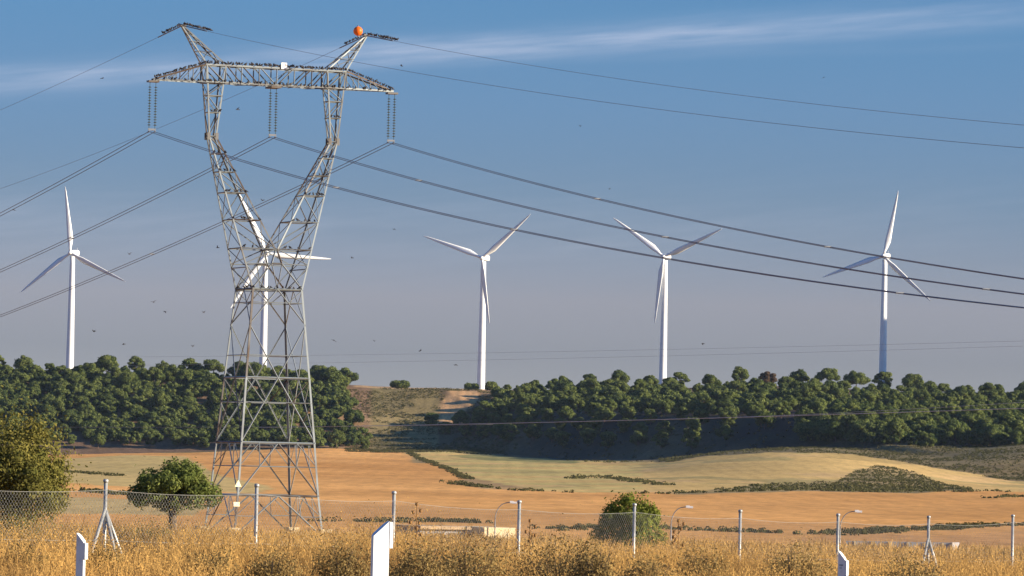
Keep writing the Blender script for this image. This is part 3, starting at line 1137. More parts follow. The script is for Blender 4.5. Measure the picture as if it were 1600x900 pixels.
def make_turbine(hub_h):
    root = empty('wind_turbine', (0, 0, 0))
    mb = MB()
    k = 14
    mb.tube([(0, 0, -2 + (hub_h - 0.0) * i / k) for i in range(k + 1)], [2.45 - 1.0 * (i / k) ** 1.05 for i in range(k + 1)], 32)
    mb.tube([(0, 0, -.6), (0, 0, .35)], [3.2, 3.2], 24)
    tw = mb.build('tower', M['turbine'], root, True)
    for zf in (.33, .66):
        r_ = 2.45 - (zf ** 1.05) + .03
        m2 = MB()
        m2.tube([(0, 0, -2 + hub_h * zf - .12), (0, 0, -2 + hub_h * zf + .12)], r_, 32)
        m2.build('flange', M['turbine'], tw)
    head = MB()
    # nacelle: rounded box behind the rotor (rotor axis along -Y)
    secs = [(-1.7, 1.25, 1.2), (-1.2, 1.6, 1.55), (3.5, 1.75, 1.75), (6.2, 1.65, 1.7), (7.0, 1.2, 1.35)]
    vs_, fs = [], []
    for (yy, hw, hh) in secs:
        for g in range(16):
            a = 2 * math.pi * g / 16
            ca, sa = math.cos(a), math.sin(a)
            vs_.append((hw * math.copysign(abs(ca) ** .5, ca), yy, hh * math.copysign(abs(sa) ** .5, sa) + .2))
    for i in range(len(secs) - 1):
        for g in range(16):
            fs.append((i * 16 + g, (i + 1) * 16 + g, (i + 1) * 16 + (g + 1) % 16, i * 16 + (g + 1) % 16))
    fs += [tuple(range(16)), tuple(range(len(secs) * 16 - 1, (len(secs) - 1) * 16 - 1, -1))]
    head.add([(v[0], v[1], v[2] + hub_h) for v in vs_], fs)
    nac = head.build('nacelle', M['turbine'], root, False)
    v_ = MB()
    v_.tube([(.5, 5.6, hub_h + 1.8), (.5, 5.6, hub_h + 3.4)], .08, 6)
    v_.box((.5, 5.6, hub_h + 3.4), (.7, .12, .12))
    v_.build('wind_vane', M['turbine'], nac)
    rot = MB()
    rot.tube([(0, -1.75, 0), (0, -2.4, 0), (0, -3.4, 0), (0, -4.3, 0), (0, -4.75, 0)], [1.3, 1.55, 1.45, .9, .15], 20)
    hubo = rot.build('hub', M['turbine'], root, True)
    hubo.location = (0, 0, hub_h)
    bl = blade_mesh()
    b0 = bl.build('blade', M['turbine'], root, True)
    bs = [b0]
    for i in range(2):
        b = b0.copy()
        COL.objects.link(b)
        b.parent = root
        bs.append(b)
    return root, bs


TY = 3050.0
turb = [
    (113, 395, [95.5, 215.5, 334], 'wind turbine with one blade straight up, leftmost above the left wood'),
    (420, 396, [116, 236, 356], 'wind turbine standing behind the lattice pylon'),
    (756, 403, [160, 40, 277], 'wind turbine rising from the bare saddle between the woods'),
    (1040, 401, [143.5, 24, 262], 'wind turbine over the middle of the right wood with one blade hanging down'),
    (1383.5, 400, [77, 198, 317], 'wind turbine furthest right, one blade up and a shaded lower tower'),
]
for (px, py, angs, lab) in turb:
    d = ray(px - 3, py)
    yaw = R(18) if px == 420 else R(-20)
    hub = d * TY
    # the hub sits 3 m in front of the tower axis along the rotor axis
    ax = np.array([math.sin(yaw), -math.cos(yaw)])
    bx, by = hub[0] - ax[0] * 3.0, hub[1] - ax[1] * 3.0
    g0 = gz(bx, by)
    hh = hub[2] - g0
    root, bs = make_turbine(hh)
    root.location = (bx, by, g0)
    root.rotation_euler = (0, 0, yaw)
    for b, a in zip(bs, angs):
        # screen angle (counter-clockwise from right) -> rotation about the rotor axis
        b.location = (0, -3.0, hh)
        b.rotation_euler = (0, R(90 - a - 1.25), 0)
    tag(root, lab, 'wind turbine', 'wind turbines on the ridge')

# ------------------------------------------------------------------ lattice pylon
PB = ray(411, 838) * 400.0
PZ = gz(PB[0], PB[1])
TH = R(22)
pyl = empty('electricity_pylon', (PB[0], PB[1], PZ), TH)
tag(pyl, 'tall rusty lattice steel pylon with Y shaped head in the ploughed field', 'pylon')
H0 = PB[2] - PZ                       # drawing heights are measured from PB
prnd = random.Random(5)


def tnt():
    return prnd.choice([.0, .05, .1, .15, .2, .25, .3, .35, .45, .6, .85])


def bodyw(h):                        # half side of the square body
    return np.interp(h, [-.6, 3.2, 7.3, 12.35, 19.25], [3.75, 3.36, 3.06, 2.66, 2.08])


def cor(sx, sy, h):
    w = bodyw(h)
    return (sx * w, sy * w, h + H0)


CORN = [(-1, -1), (1, -1), (1, 1), (-1, 1)]
for sx, sy in CORN:
    mb = MB()
    for a, b in ((-.6, 3.2), (3.2, 7.3), (7.3, 12.35), (12.35, 19.25)):
        mb.angle(cor(sx, sy, a), cor(sx, sy, b), .21, .028, (sx, sy, 0), prnd.choice([.05, .15, .2, .3, .7]))
    leg = mb.build('leg', M['steel'], pyl)
    fb = MB()
    p0 = cor(sx, sy, -.5)
    fb.box((p0[0], p0[1], .15), (.9, .9, .5))
    fb.build('footing', M['concrete'], leg)
LEV = [0.0, 3.2, 7.3, 12.35, 15.7, 19.25]


def lat(a, b, t):
    return tuple(a[i] + (b[i] - a[i]) * t for i in range(3))


for fi in range(4):                  # one braced panel face per side
    s0, s1 = CORN[fi], CORN[(fi + 1) % 4]
    hint = (s0[0] + s1[0], s0[1] + s1[1], 0)
    mb = MB()

    def br(a, b, w=.11, t=.02):
        mb.angle(a, b, w, t, hint, tnt())
    # bottom: K bracing with redundant members
    L0, R0 = cor(*s0, 0.0), cor(*s1, 0.0)
    L1, R1 = cor(*s0, 3.2), cor(*s1, 3.2)
    m1 = lat(L1, R1, .5)
    br(L1, R1, .16)
    br(L0, m1, .13)
    br(R0, m1, .13)
    la, ra = lat(L0, m1, .5), lat(R0, m1, .5)
    ll, rl = cor(*s0, 1.6), cor(*s1, 1.6)
    br(ll, la, .07)
    br(rl, ra, .07)
    br(la, lat(L1, m1, .5), .07)
    br(ra, lat(m1, R1, .5), .07)
    br(ll, lat(L1, m1, .5), .07)
    br(rl, lat(m1, R1, .5), .07)
    # 3.2 - 7.3 : inverted V
    L2, R2 = cor(*s0, 7.3), cor(*s1, 7.3)
    m2 = lat(L2, R2, .5)
    br(L2, R2, .17)
    br(L1, m2, .13)
    br(R1, m2, .13)
    la, ra = lat(L1, m2, .55), lat(R1, m2, .55)
    lh, rh = cor(*s0, 5.45), cor(*s1, 5.45)
    br(lh, la, .07)
    br(rh, ra, .07)
    br(la, ra, .08)
    br(la, lat(L2, m2, .5), .07)
    br(ra, lat(m2, R2, .5), .07)
    br(lh, lat(L2, m2, .5), .07)
    br(rh, lat(m2, R2, .5), .07)
    # 7.3 - 12.35 : V up from the corners, X in the middle
    L3, R3 = cor(*s0, 12.35), cor(*s1, 12.35)
    m3 = lat(L3, R3, .5)
    br(L3, R3, .16)
    br(L2, m3, .13)
    br(R2, m3, .13)
    for (A, B) in ((L2, L3), (R2, R3)):
        q = lat(A, m3, .62)
        br(lat(A, B, .62), q, .07)
        br(B, q, .08)
        br(lat(A, B, .62), lat(A, m3, .33), .07)
    br(lat(L2, m3, .62), lat(R2, m3, .62), .07)
    # 12.35 - 19.25 : diamond
    L4, R4 = cor(*s0, 16.5), cor(*s1, 16.5)
    L5, R5 = cor(*s0, 19.25), cor(*s1, 19.25)
    m5 = lat(L5, R5, .5)
    br(L5, R5, .18)
    br(L4, m5, .11)
    br(R4, m5, .11)
    br(m3, L4, .11)
    br(m3, R4, .11)
    for (A, B, C2) in ((L4, L5, m5), (R4, R5, m5)):
        q = lat(A, C2, .62)
        br(lat(A, B, .62), q, .07)
        br(q, B, .07)
    br(lat(L4, m5, .62), lat(R4, m5, .62), .07)
    q1, q2 = lat(m3, L4, .42), lat(m3, R4, .42)
    br(lat(L3, L4, .42), q1, .07)
    br(lat(R3, R4, .42), q2, .07)
    br(q1, q2, .07)
    mb.build('lattice_panel', M['steel'], pyl)
# plan bracing and its birds' perches at the waist
mb = MB()
mb.angle(cor(-1, -1, 19.2), cor(1, 1, 19.2), .08, .02, (0, 0, 1), tnt())
mb.angle(cor(1, -1, 19.16), cor(-1, 1, 19.16), .08, .02, (0, 0, 1), tnt())
mb.angle(cor(-1, -1, 7.25), cor(1, 1, 7.25), .08, .02, (0, 0, 1), tnt())
mb.angle(cor(1, -1, 7.2), cor(-1, 1, 7.2), .08, .02, (0, 0, 1), tnt())
mb.build('plan_bracing', M['steel'], pyl)
# the two arms of the Y
KN, CB, CT = 31.05, 35.2, 36.65


def armpt(side, io, sy, h):
    """io: -1 outer chord, +1 inner chord; side: -1 or 1"""
    if h <= KN:
        t = (h - 19.25) / (KN - 19.25)
        dy = 2.08 + (.35 - 2.08) * t
        if io < 0:
            u = 2.08 + (5.35 - 2.08) * t
        else:
            t2 = (h - 22.4) / (KN - 22.4)
            u = .0 + 4.65 * max(0, t2) + .04
    else:
        t = (h - KN) / (CT - KN)
        dy = .35 + .40 * t
        u = 5.0 + (-.03 * t) + (.35 + .48 * t) * (1 if io < 0 else -1)
    return (side * u, sy * dy, h + H0)


for side in (-1, 1):
    arm = MB()
    hs = [19.25, 20.9, 22.4, 24.6, 26.7, 28.3, 29.7, KN, 32.9, 34.2, CB, CT]
    for sy in (-1, 1):
        for io in (-1, 1):
            for a, b in ((19.25, 22.4), (22.4, 26.7), (26.7, KN), (KN, CT)):
                if io > 0 and a < 22:
                    continue
                arm.angle(armpt(side, io, sy, a), armpt(side, io, sy, b), 0.16, .024, (-io * side, sy, 0), tnt())
    ao = arm.build('arm', M['steel'], pyl)
    la_ = MB()
    for i in range(len(hs) - 1):
        a, b = hs[i], hs[i + 1]
        for sy in (-1, 1):
            hint = (0, sy, 0)
            if a >= 22:
                la_.angle(armpt(side, -1, sy, a), armpt(side, 1, sy, a), .10, .02, hint, tnt())
                if i % 2:
                    la_.angle(armpt(side, -1, sy, a), armpt(side, 1, sy, b), .09, .018, hint, tnt())
                else:
                    la_.angle(armpt(side, 1, sy, a), armpt(side, -1, sy, b), .09, .018, hint, tnt())
        for io in (-1, 1):
            if io > 0 and a < 22:
                continue
            hint = (-io * side, 0, 0)
            la_.angle(armpt(side, io, -1, a), armpt(side, io, 1, a), .09, .018, hint, tnt())
            la_.angle(armpt(side, io, -1 if i % 2 else 1, a), armpt(side, io, 1 if i % 2 else -1, b), .08, .018, hint, tnt())
            if a < 29:
                la_.angle(armpt(side, io, 1 if i % 2 else -1, a), armpt(side, io, -1 if i % 2 else 1, b), .08, .018, hint, tnt())
    # legs of the crotch down to the waist corners
    for sy in (-1, 1):
        c0 = armpt(side, 1, sy, 22.4)
        cw = (side * .42, sy * 1.80, 21.25 + H0)
        la_.angle(c0, cw, .16, .022, (0, sy, 0), tnt())
        la_.angle(cw, (side * 2.08, sy * 2.08, 19.25 + H0), .13, .022, (0, sy, 0), tnt())
        la_.angle(cw, (side * .0, sy * 2.05, 19.3 + H0), .09, .02, (0, sy, 0), tnt())
        la_.angle(cw, armpt(side, -1, sy, 21.2), .08, .02, (0, sy, 0), tnt())
        la_.angle(c0, armpt(side, -1, sy, 21.2), .08, .02, (0, sy, 0), tnt())
        la_.angle(armpt(side, -1, sy, 21.2), (side * 1.0, sy * 2.05, 19.3 + H0), .08, .02, (0, sy, 0), tnt())
        if side < 0:
            la_.angle((-.42, sy * 1.80, 21.25 + H0), (.42, sy * 1.80, 21.25 + H0), .16, .022, (0, sy, 0), .5)
    for io in (-1, 1):
        for sy in (-1, 1):
            p0 = armpt(side, io, sy, KN)
            la_.box(p0, (.24, .06, .55), .72)
    la_.build('arm_lattice', M['steel'], ao)

UT = 9.95
cz0, cz1 = CB + H0, CT + H0
ca = MB()
for sy in (-1, 1):
    ca.angle((-5.83, sy * .75, cz1), (5.83, sy * .75, cz1), .18, .025, (0, sy, 1), .25)
    ca.angle((-UT, sy * .28, cz0), (-5.8, sy * .75, cz0), .17, .025, (0, sy, -1), .3)
    ca.angle((-5.8, sy * .75, cz0), (5.8, sy * .75, cz0), .17, .025, (0, sy, -1), .4)
    ca.angle((5.8, sy * .75, cz0), (UT, sy * .28, cz0), .17, .025, (0, sy, -1), .25)
    ca.angle((-UT, sy * .28, cz0 + .12), (-5.83, sy * .75, cz1), .17, .025, (0, sy, 1), .8)
    ca.angle((5.83, sy * .75, cz1), (UT, sy * .28, cz0 + .12), .17, .025, (0, sy, 1), .85)
cao = ca.build('crossarm', M['steel'], pyl)
cl_ = MB()
us = [-5.8, -4.2, -2.9, -1.45, 0, 1.45, 2.9, 4.2, 5.8]
for sy in (-1, 1):
    for i, u in enumerate(us):
        cl_.angle((u, sy * .74, cz0), (u, sy * .74, cz1), .10, .02, (0, sy, 0), tnt())
        if i < len(us) - 1:
            w = us[i + 1]
            if i < 4:
                cl_.angle((u, sy * .74, cz1), (w, sy * .74, cz0), .10, .02, (0, sy, 0), tnt())
            else:
                cl_.angle((u, sy * .74, cz0), (w, sy * .74, cz1), .10, .02, (0, sy, 0), tnt())
    for sd in (-1, 1):
        prev = (sd * 5.8, sy * .74, cz0)
        for k in range(1, 4):
            f = k / 4.0
            u = sd * (5.8 + (UT - 5.8) * f)
            yv = sy * (.74 - .46 * f)
            zt = cz1 + (cz0 + .12 - cz1) * f
            cl_.angle((u, yv, cz0), (u, yv, zt), .08, .018, (0, sy, 0), tnt())
            pt = (sd * (5.8 + (UT - 5.8) * (f - .25)), sy * (.74 - .46 * (f - .25)), cz1 + (cz0 + .12 - cz1) * (f - .25))
            cl_.angle(pt, (u, yv, cz0), .07, .018, (0, sy, 0), tnt())
for i, u in enumerate(us):
    for z_ in (cz0, cz1):
        cl_.angle((u, -.74, z_), (u, .74, z_), .08, .018, (0, 0, 1), tnt())
    if i < len(us) - 1:
        for z_ in (cz0 - .01, cz1 + .01):
            cl_.angle((u, -.73 if i % 2 else .73, z_), (us[i + 1], .73 if i % 2 else -.73, z_), .07, .018, (0, 0, 1), tnt())
cl_.build('crossarm_lattice', M['steel'], cao)
for u in (-UT + .05, 0.0, UT - .05):
    ep = MB()
    ep.box((u, 0, cz0 - .10), (.85, .62 if u else 1.5, .14), .7)
    ep.build('hanger_plate', M['steel'], cao)
pl = MB()
pl.box((.55, -.80, cz1 + .12), (.46, .05, .50))
pl.build('number_plate', M['white_paint'], cao)
for side in (-1, 1):                 # earth wire peaks
    pk = MB()
    ap = (side * 7.62, 0, 39.55 + H0)
    base_ = [(side * 5.83, -.75), (side * 5.83, .75), (side * 4.14, .75), (side * 4.14, -.75)]
    for bx_, by_ in base_:
        top = (ap[0] - .12 * (1 if abs(bx_) < 5 else -1) * side, math.copysign(.12, by_), ap[2])
        pk.angle((bx_, by_, cz1), top, .14, .022, (bx_ - side * 5, by_, 0), tnt())
    po = pk.build('peak', M['steel'], pyl)
    pl_ = MB()

    def pq(k, f):
        bx_, by_ = base_[k]
        return (bx_ + (ap[0] - bx_) * f, by_ * (1 - f) + math.copysign(.12, by_) * f, cz1 + (ap[2] - cz1) * f)
    fs_ = [0.02, .34, .60, .82]
    for i, f in enumerate(fs_):
        for k in range(4):
            if i > 0:
                pl_.angle(pq(k, f), pq((k + 1) % 4, f), .08, .018, (0, 0, 1), tnt())
            if i < 3:
                pl_.angle(pq(k, f), pq((k + 1) % 4, fs_[i + 1]), .07, .016, (0, -1, 0), tnt())
    pl_.box((ap[0], 0, ap[2] + .04), (.5, .5, .12), .6)
    pl_.build('peak_lattice', M['steel'], po)
for (hh, kind) in ((4.1, 'tri'), (2.5, 'sq')):
    s = MB()
    w = bodyw(hh)
    if kind == 'tri':
        s.add([(-w - .28, -w - .05, hh + H0 - .25), (-w + .28, -w - .05, hh + H0 - .25), (-w, -w - .05, hh + H0 + .28),
               (-w - .28, -w - .02, hh + H0 - .25), (-w + .28, -w - .02, hh + H0 - .25), (-w, -w - .02, hh + H0 + .28)],
              [(0, 1, 2), (5, 4, 3), (0, 3, 4, 1), (1, 4, 5, 2), (2, 5, 3, 0)])
    else:
        s.box((-w, -w - .04, hh + H0), (.5, .03, .34))
    s.build('warning_sign', M['sign'], pyl)

# world position of a point in pylon coordinates
ct, sn = math.cos(TH), math.sin(TH)


def pw(u, w, h):
    return Vector((PB[0] + u * ct - w * sn, PB[1] + u * sn + w * ct, PB[2] + h))


# ------------------------------------------------------------------ insulators, conductors, earth wires
def make_string_mesh():
    mb = MB()
    L = 3.62
    mb.tube([(0, 0, 0), (0, 0, -L)], .022, 6)
    for i in range(15):
        z = -.34 - i * .21
        mb.tube([(0, 0, z), (0, 0, z - .05), (0, 0, z - .075)], [.05, .15, .06], 10)
    return mb


INS = []
for u, lab in ((-UT + .05, 'twin strings of green glass insulators hanging from the left end of the crossarm'),
               (0.0, 'twin strings of green glass insulators hanging from the middle of the crossarm'),
               (UT - .05, 'twin strings of green glass insulators hanging from the right end of the crossarm')):
    root = empty('insulator_string', pw(u, 0, CB - .17), TH)
    tag(root, lab, 'insulator', 'insulators hanging from the pylon crossarm')
    for s in (-1, 1):
        o = make_string_mesh().build('glass_discs', M['glass_insulator'], root, False)
        o.location = (s * .24, 0, 0)
    y_ = MB()
    y_.box((0, 0, -3.66), (.62, .06, .14))
    for s in (-1, 1):
        y_.tube([(s * .24, -.22, -3.84), (s * .24, .22, -3.84)], .045, 6)
        y_.box((s * .24, 0, -3.76), (.05, .06, .14))
    y_.build('yoke_plate', M['wire'], root)


def wire_h(t):
    h0 = 24.97
    return h0 + .1572 * t + .0003 * t * t if t < 0 else h0 - .127 * t + .00017 * t * t


TS = sorted(set(list(np.linspace(-270, -60, 36)) + list(np.linspace(-60, 60, 41)) + list(np.linspace(60, 480, 40))))
for u, nm in ((-UT + .05, 'left'), (0.0, 'middle'), (UT - .05, 'right')):
    root = empty('conductor_bundle', pw(u, 0, CB - 4.0))
    base = Vector(root.location)
    tag(root, {'left': 'pair of sagging conductors carried by the left end of the pylon crossarm',
               'middle': 'pair of sagging conductors carried by the middle insulators of the pylon',
               'right': 'pair of sagging conductors carried by the right end of the pylon crossarm'}[nm], 'power line', 'twin conductors of the power line')
    dz = base.z - 24.97
    for s in (-1, 1):
        mb = MB()
        pts = []
        for t in TS:
            p = pw(u + s * .24, t, 0)
            pts.append((p.x - base.x, p.y - base.y, wire_h(t) + dz - base.z))
        mb.tube(pts, .026, 6)
        mb.build('cable', M['wire'], root, True)
    for t in (-125, -78, -38, 55, 105, 190):
        mb = MB()
        p = pw(u, t + random.uniform(-8, 8), 0)
        tt = (p.x - PB[0] - u * ct) / -sn
        z_ = wire_h(tt) + dz
        mb.box((p.x - base.x, p.y - base.y, z_ - base.z), (.50, .06, .10), rot=Matrix.Rotation(TH, 3, 'Z'))
        mb.build('spacer', M['wire'], root)
for side, rgt, lft, lab in ((-1, (.1445, .0002), (-.085, .00016), 'thin earth wire strung over the left peak of the pylon'),
                            (1, (.1385, .0002), (-.0985, .0002), 'thin earth wire strung over the right peak of the pylon')):
    top = pw(side * 7.62, 0, 39.55)
    pts = []
    for t in TS:
        p = pw(side * 7.62, t, 0)
        hh = rgt[0] * t + rgt[1] * t * t if t < 0 else lft[0] * t + lft[1] * t * t
        pts.append((p.x, p.y, top.z + .02 + hh))
    mb = MB()
    mb.tube(pts, .014, 5)
    # armour rods and clamps either side of the peak
    near_ = [q for q, t in zip(pts, TS) if abs(t) <= 8]
    mb.tube(near_, .045, 6)
    o = mb.build('earth_wire', M['wire'], None, True)
    tag(o, lab, 'power line', 'earth wires of the power line')
mb = MB()
mb.ball((0, 0, 0), .37, 20, 12)
bp_ = pw(7.62, 0, 39.55) + Vector((-.62, -.9, .28))
bl_ = mb.build('marker_ball', M['orange'], None, True)
bl_.location = bp_
tag(bl_, 'orange warning ball on top of the right peak of the pylon', 'marker ball')
mm_ = MB()
mm_.tube([(0, 0, -.43), (0, 0, -.2)], .06, 8)
mm_.tube([(0, 0, -.42), (.6, .85, -.26)], .03, 6)
mm_.tube([(0, 0, .36), (0, 0, .47)], .05, 8)
mm_.build('clamp', M['wire'], bl_)


def far_wire(a, b, y0_, y1_, sag, rad, m, label, group=None):
    A, B = Vector(ray(*a) * y0_), Vector(ray(*b) * y1_)
    D = B - A
    A, B = A - D * .35, B + D * .35
    mb = MB()
    mb.tube([A + (B - A) * (i / 30) + Vector((0, 0, -sag * 4 * (i / 30) * (1 - i / 30) + sag)) for i in range(31)], rad, 5)
    o = mb.build('distant_cable', m, None, True)
    return tag(o, label, 'power line', group)


far_wire((490, 557), (1600, 535), 1500, 1200, 1.0, .028, M['far_wire'], 'upper of two faint cables crossing the sky low over the right wood')
far_wire((490, 569), (1600, 543), 1500, 1200, 1.0, .028, M['far_wire'], 'lower of two faint cables crossing the sky low over the right wood')
far_wire((640, 666), (1600, 640), 1000, 760, .6, .045, M['pale_wire'], 'pale cable crossing in front of the shaded flank of the right wood')
far_wire((0, 668), (560, 667), 1000, 950, .4, .022, M['far_wire'], 'faint cable crossing in front of the left wood')
far_wire((1180, 652), (1600, 630), 900, 760, .4, .028, M['far_wire'], 'faint cable just above the pale cable at the right wood')


# ------------------------------------------------------------------ birds
def perched_mesh():
    mb = MB()
    mb.ball((0, 0, .11), (.065, .10, .075), 8, 6)
    mb.ball((0, .085, .185), (.04, .05, .04), 7, 5)
    mb.tube([(0, -.06, .09), (0, -.2, .02)], [.04, .022], 5)
    mb.tube([(0, .12, .185), (0, .165, .18)], [.014, .003], 4)
    mb.tube([(.02, 0, .05), (.02, 0, -.01)], .008, 4)
    mb.tube([(-.02, 0, .05), (-.02, 0, -.01)], .008, 4)
    return mb


def flying_mesh(up):
    mb = MB()
    mb.ball((0, 0, 0), (.05, .12, .05), 8, 6)
    mb.ball((0, .12, .02), (.035, .045, .035), 7, 5)
    mb.tube([(0, -.09, 0), (0, -.22, 0)], [.035, .045], 5)
    for s in (-1, 1):
        p = [(s * .03, .06, .02), (s * .03, -.06, .02), (s * .17, -.05, .02 + .10 * up), (s * .17, .07, .02 + .10 * up), (s * .30, -.09, .02 + .13 * up), (s * .30, -.03, .02 + .13 * up)]
        top = [(a, b, c + .012) for a, b, c in p]
        q = [(0, 1, 2, 3), (3, 2, 4, 5)]
        mb.add(p + top, q + [tuple(i + 6 for i in reversed(f)) for f in q] + [(0, 3, 9, 6), (3, 5, 11, 9), (5, 4, 10, 11), (4, 2, 8, 10), (2, 1, 7, 8), (1, 0, 6, 7)])
    return mb


b_proto = perched_mesh().build('bird', M['bird'], None, True)
first = [True]
brnd = random.Random(11)
nb = 0


def bird(p, label, group):
    global nb
    if first[0]:
        o = b_proto
        first[0] = False
    else:
        o = b_proto.copy()
        COL.objects.link(o)
    o.location = p
    o.rotation_euler = (0, 0, brnd.uniform(0, 6.28))
    s = brnd.uniform(.85, 1.2)
    o.scale = (s, s, s)
    tag(o, label, 'bird', group)
    nb += 1


def perch(a, b, n, label, group, dz=.02):
    for i in range(n):
        f = (i + .5 + brnd.uniform(-.42, .42)) / n
        p = Vector(a) + (Vector(b) - Vector(a)) * f
        bird((p.x, p.y, p.z + dz), label, group)


G1 = ('small dark bird perched on the top rail of the pylon crossarm', 'birds on the crossarm top rail')
perch(pw(-5.8, -.75, CT), pw(5.8, -.75, CT), 62, *G1)
perch(pw(-5.8, .75, CT), pw(5.8, .75, CT), 24, *G1)
G2 = ('small dark bird perched on the sloping left end of the crossarm', 'birds on the left crossarm slope')
perch(pw(-UT, -.28, CB + .12), pw(-5.83, -.75, CT), 24, *G2)
G3 = ('small dark bird perched on the sloping right end of the crossarm', 'birds on the right crossarm slope')
perch(pw(5.83, -.75, CT), pw(UT, -.28, CB + .12), 22, *G3)
G4 = ('small dark bird perched on the bottom rail of the pylon crossarm', 'birds on the crossarm bottom rail')
perch(pw(-UT, -.3, CB + .03), pw(-5.8, -.75, CB + .03), 8, *G4)
perch(pw(-5.8, -.75, CB + .03), pw(5.8, -.75, CB + .03), 34, *G4)
perch(pw(5.8, -.75, CB + .03), pw(UT, -.3, CB + .03), 8, *G4)
for side, nm in ((-1, 'left'), (1, 'right')):
    G = ('small dark bird perched on the earth wire at the %s peak of the pylon' % nm, 'birds at the %s pylon peak' % nm)
    top = pw(side * 7.62, 0, 39.6)
    a, b = (.1445, -.085) if side < 0 else (.1385, -.0985)
    for t0, t1, n in ((-7, -.3, 20), (.3, 5.0, 11)):
        k = a if t0 < 0 else b
        perch(pw(side * 7.62, t0, 39.62 + k * t0), pw(side * 7.62, t1, 39.62 + k * t1), n, *G)
    G = ('small dark bird perched on a rung of the %s arm of the pylon' % nm, 'birds on the %s pylon arm' % nm)
    for h_, n in ((22.4, 4), (24.6, 5), (26.7, 6), (28.3, 4), (32.9, 3), (29.7, 3)):
        a, b = armpt(side, -1, -1, h_), armpt(side, 1, -1, h_)
        perch(pw(a[0], a[1], a[2] - H0 + .02), pw(b[0], b[1], b[2] - H0 + .02), n, *G)
G = ('small dark bird perched on the crossbar at the waist of the pylon', 'birds on the pylon waist')
w_ = 2.08
perch(pw(-w_, -w_, 19.28), pw(w_, -w_, 19.28), 9, *G)
perch(pw(-w_, w_, 19.28), pw(-w_, -w_, 19.28), 5, *G)
fb_ = [flying_mesh(u_).build('flying_bird', M['bird'], None, False) for u_ in (.6, -.5, 1.1)]
fly = [(428, 72, 'above the crossarm beside the left earth wire'), (160, 122, 'left of the crossarm'), (627, 103, 'right of the orange ball'), (371, 171, 'between the two arms of the pylon'),
       (1287, 121, 'high in the right sky'), (907, 197, 'between the earth wires and the conductors in mid sky'), (953, 295, 'just under the right conductors'), (1098, 537, 'low between the two right turbines'),
       (585, 533, 'low in the sky right of the pylon'), (657, 548, 'low in the sky left of the saddle turbine'), (712, 570, 'near the foot of the saddle turbine'), (147, 518, 'beside the tower of the left turbine'),
       (193, 538, 'just above the left skyline pines'), (258, 487, 'left of the pylon waist'), (318, 488, 'close to the pylon waist on its left'), (240, 472, 'under the lowest left conductors'),
       (22, 328, 'at the left edge between the conductors'), (202, 397, 'near the right hand blade of the left turbine'), (410, 313, 'inside the fork of the pylon'), (616, 358, 'in the open sky right of the pylon fork'),
       (301, 541, 'above the pines left of the pylon'), (550, 403, 'right of the turbine behind the pylon'), (522, 532, 'just right of the pylon body'), (340, 387, 'beside the left arm of the pylon')]
seen_f = set()
for i, (px, py, where) in enumerate(fly):
    k = i % 3
    o = fb_[k]
    if k in seen_f:
        o = fb_[k].copy()
        COL.objects.link(o)
    seen_f.add(k)
    o.location = ray(px, py) * brnd.uniform(330, 440)
    o.rotation_euler = (brnd.uniform(-.3, .3), brnd.uniform(-.5, .5), brnd.uniform(0, 6.28))
    s = brnd.uniform(.5, .78)
    o.scale = (s, s, s)
    tag(o, 'small dark flying bird ' + where, 'bird', 'birds in flight')
print('birds', nb)

# ------------------------------------------------------------------ chain link fence
FX0, FY0, FDX, FDY = -6.35, 80.0, 2.16, 3.976
FTOP = [-.47, -.514, -.61, -.75, -.79, -.90, -.97, -1.01, -.98]


def fpos(k):
    x, y = FX0 + k * FDX, FY0 + k * FDY
    top = float(np.interp(k, range(9), FTOP)) if k >= 0 else -.47 + k * -.02
    return x + .00095 * y, y, top


froot = empty('chain_link_fence', (FX0, FY0, gz(FX0, FY0)))
tag(froot, 'chain link fence on grey tubular posts running behind the dry grass', 'fence')
fo = Vector(froot.location)
fdir = Vector((FDX, FDY, 0)).normalized()
fn = Vector((fdir.y, -fdir.x, 0))
for k in range(-2, 12):
    x, y, top = fpos(k)
    g = gz(x, y)
    mb = MB()
    mb.tube([(x - fo.x, y - fo.y, g - .3 - fo.z), (x - fo.x, y - fo.y, top - fo.z)], .030, 12)
    po = mb.build('post', M['post'], froot, True)
    c2 = MB()
    c2.tube([(x - fo.x, y - fo.y, top - .005 - fo.z), (x - fo.x, y - fo.y, top + .035 - fo.z), (x - fo.x, y - fo.y, top + .05 - fo.z)], [.042, .042, .02], 12)
    c2.build('post_cap', M['post'], po, True)
    if k in (0, 7):
        for dv in (fdir * 1.0 + fn * .12, -fdir * 1.0 + fn * .1, fn * .55 - fdir * .1):
            b2 = MB()
            e = Vector((x, y, 0)) + dv * .85
            b2.tube([(x - fo.x, y - fo.y, top - .42 - fo.z), (e.x - fo.x, e.y - fo.y, gz(e.x, e.y) - .1 - fo.z)], .026, 10)
            b2.build('brace', M['post'], po, True)
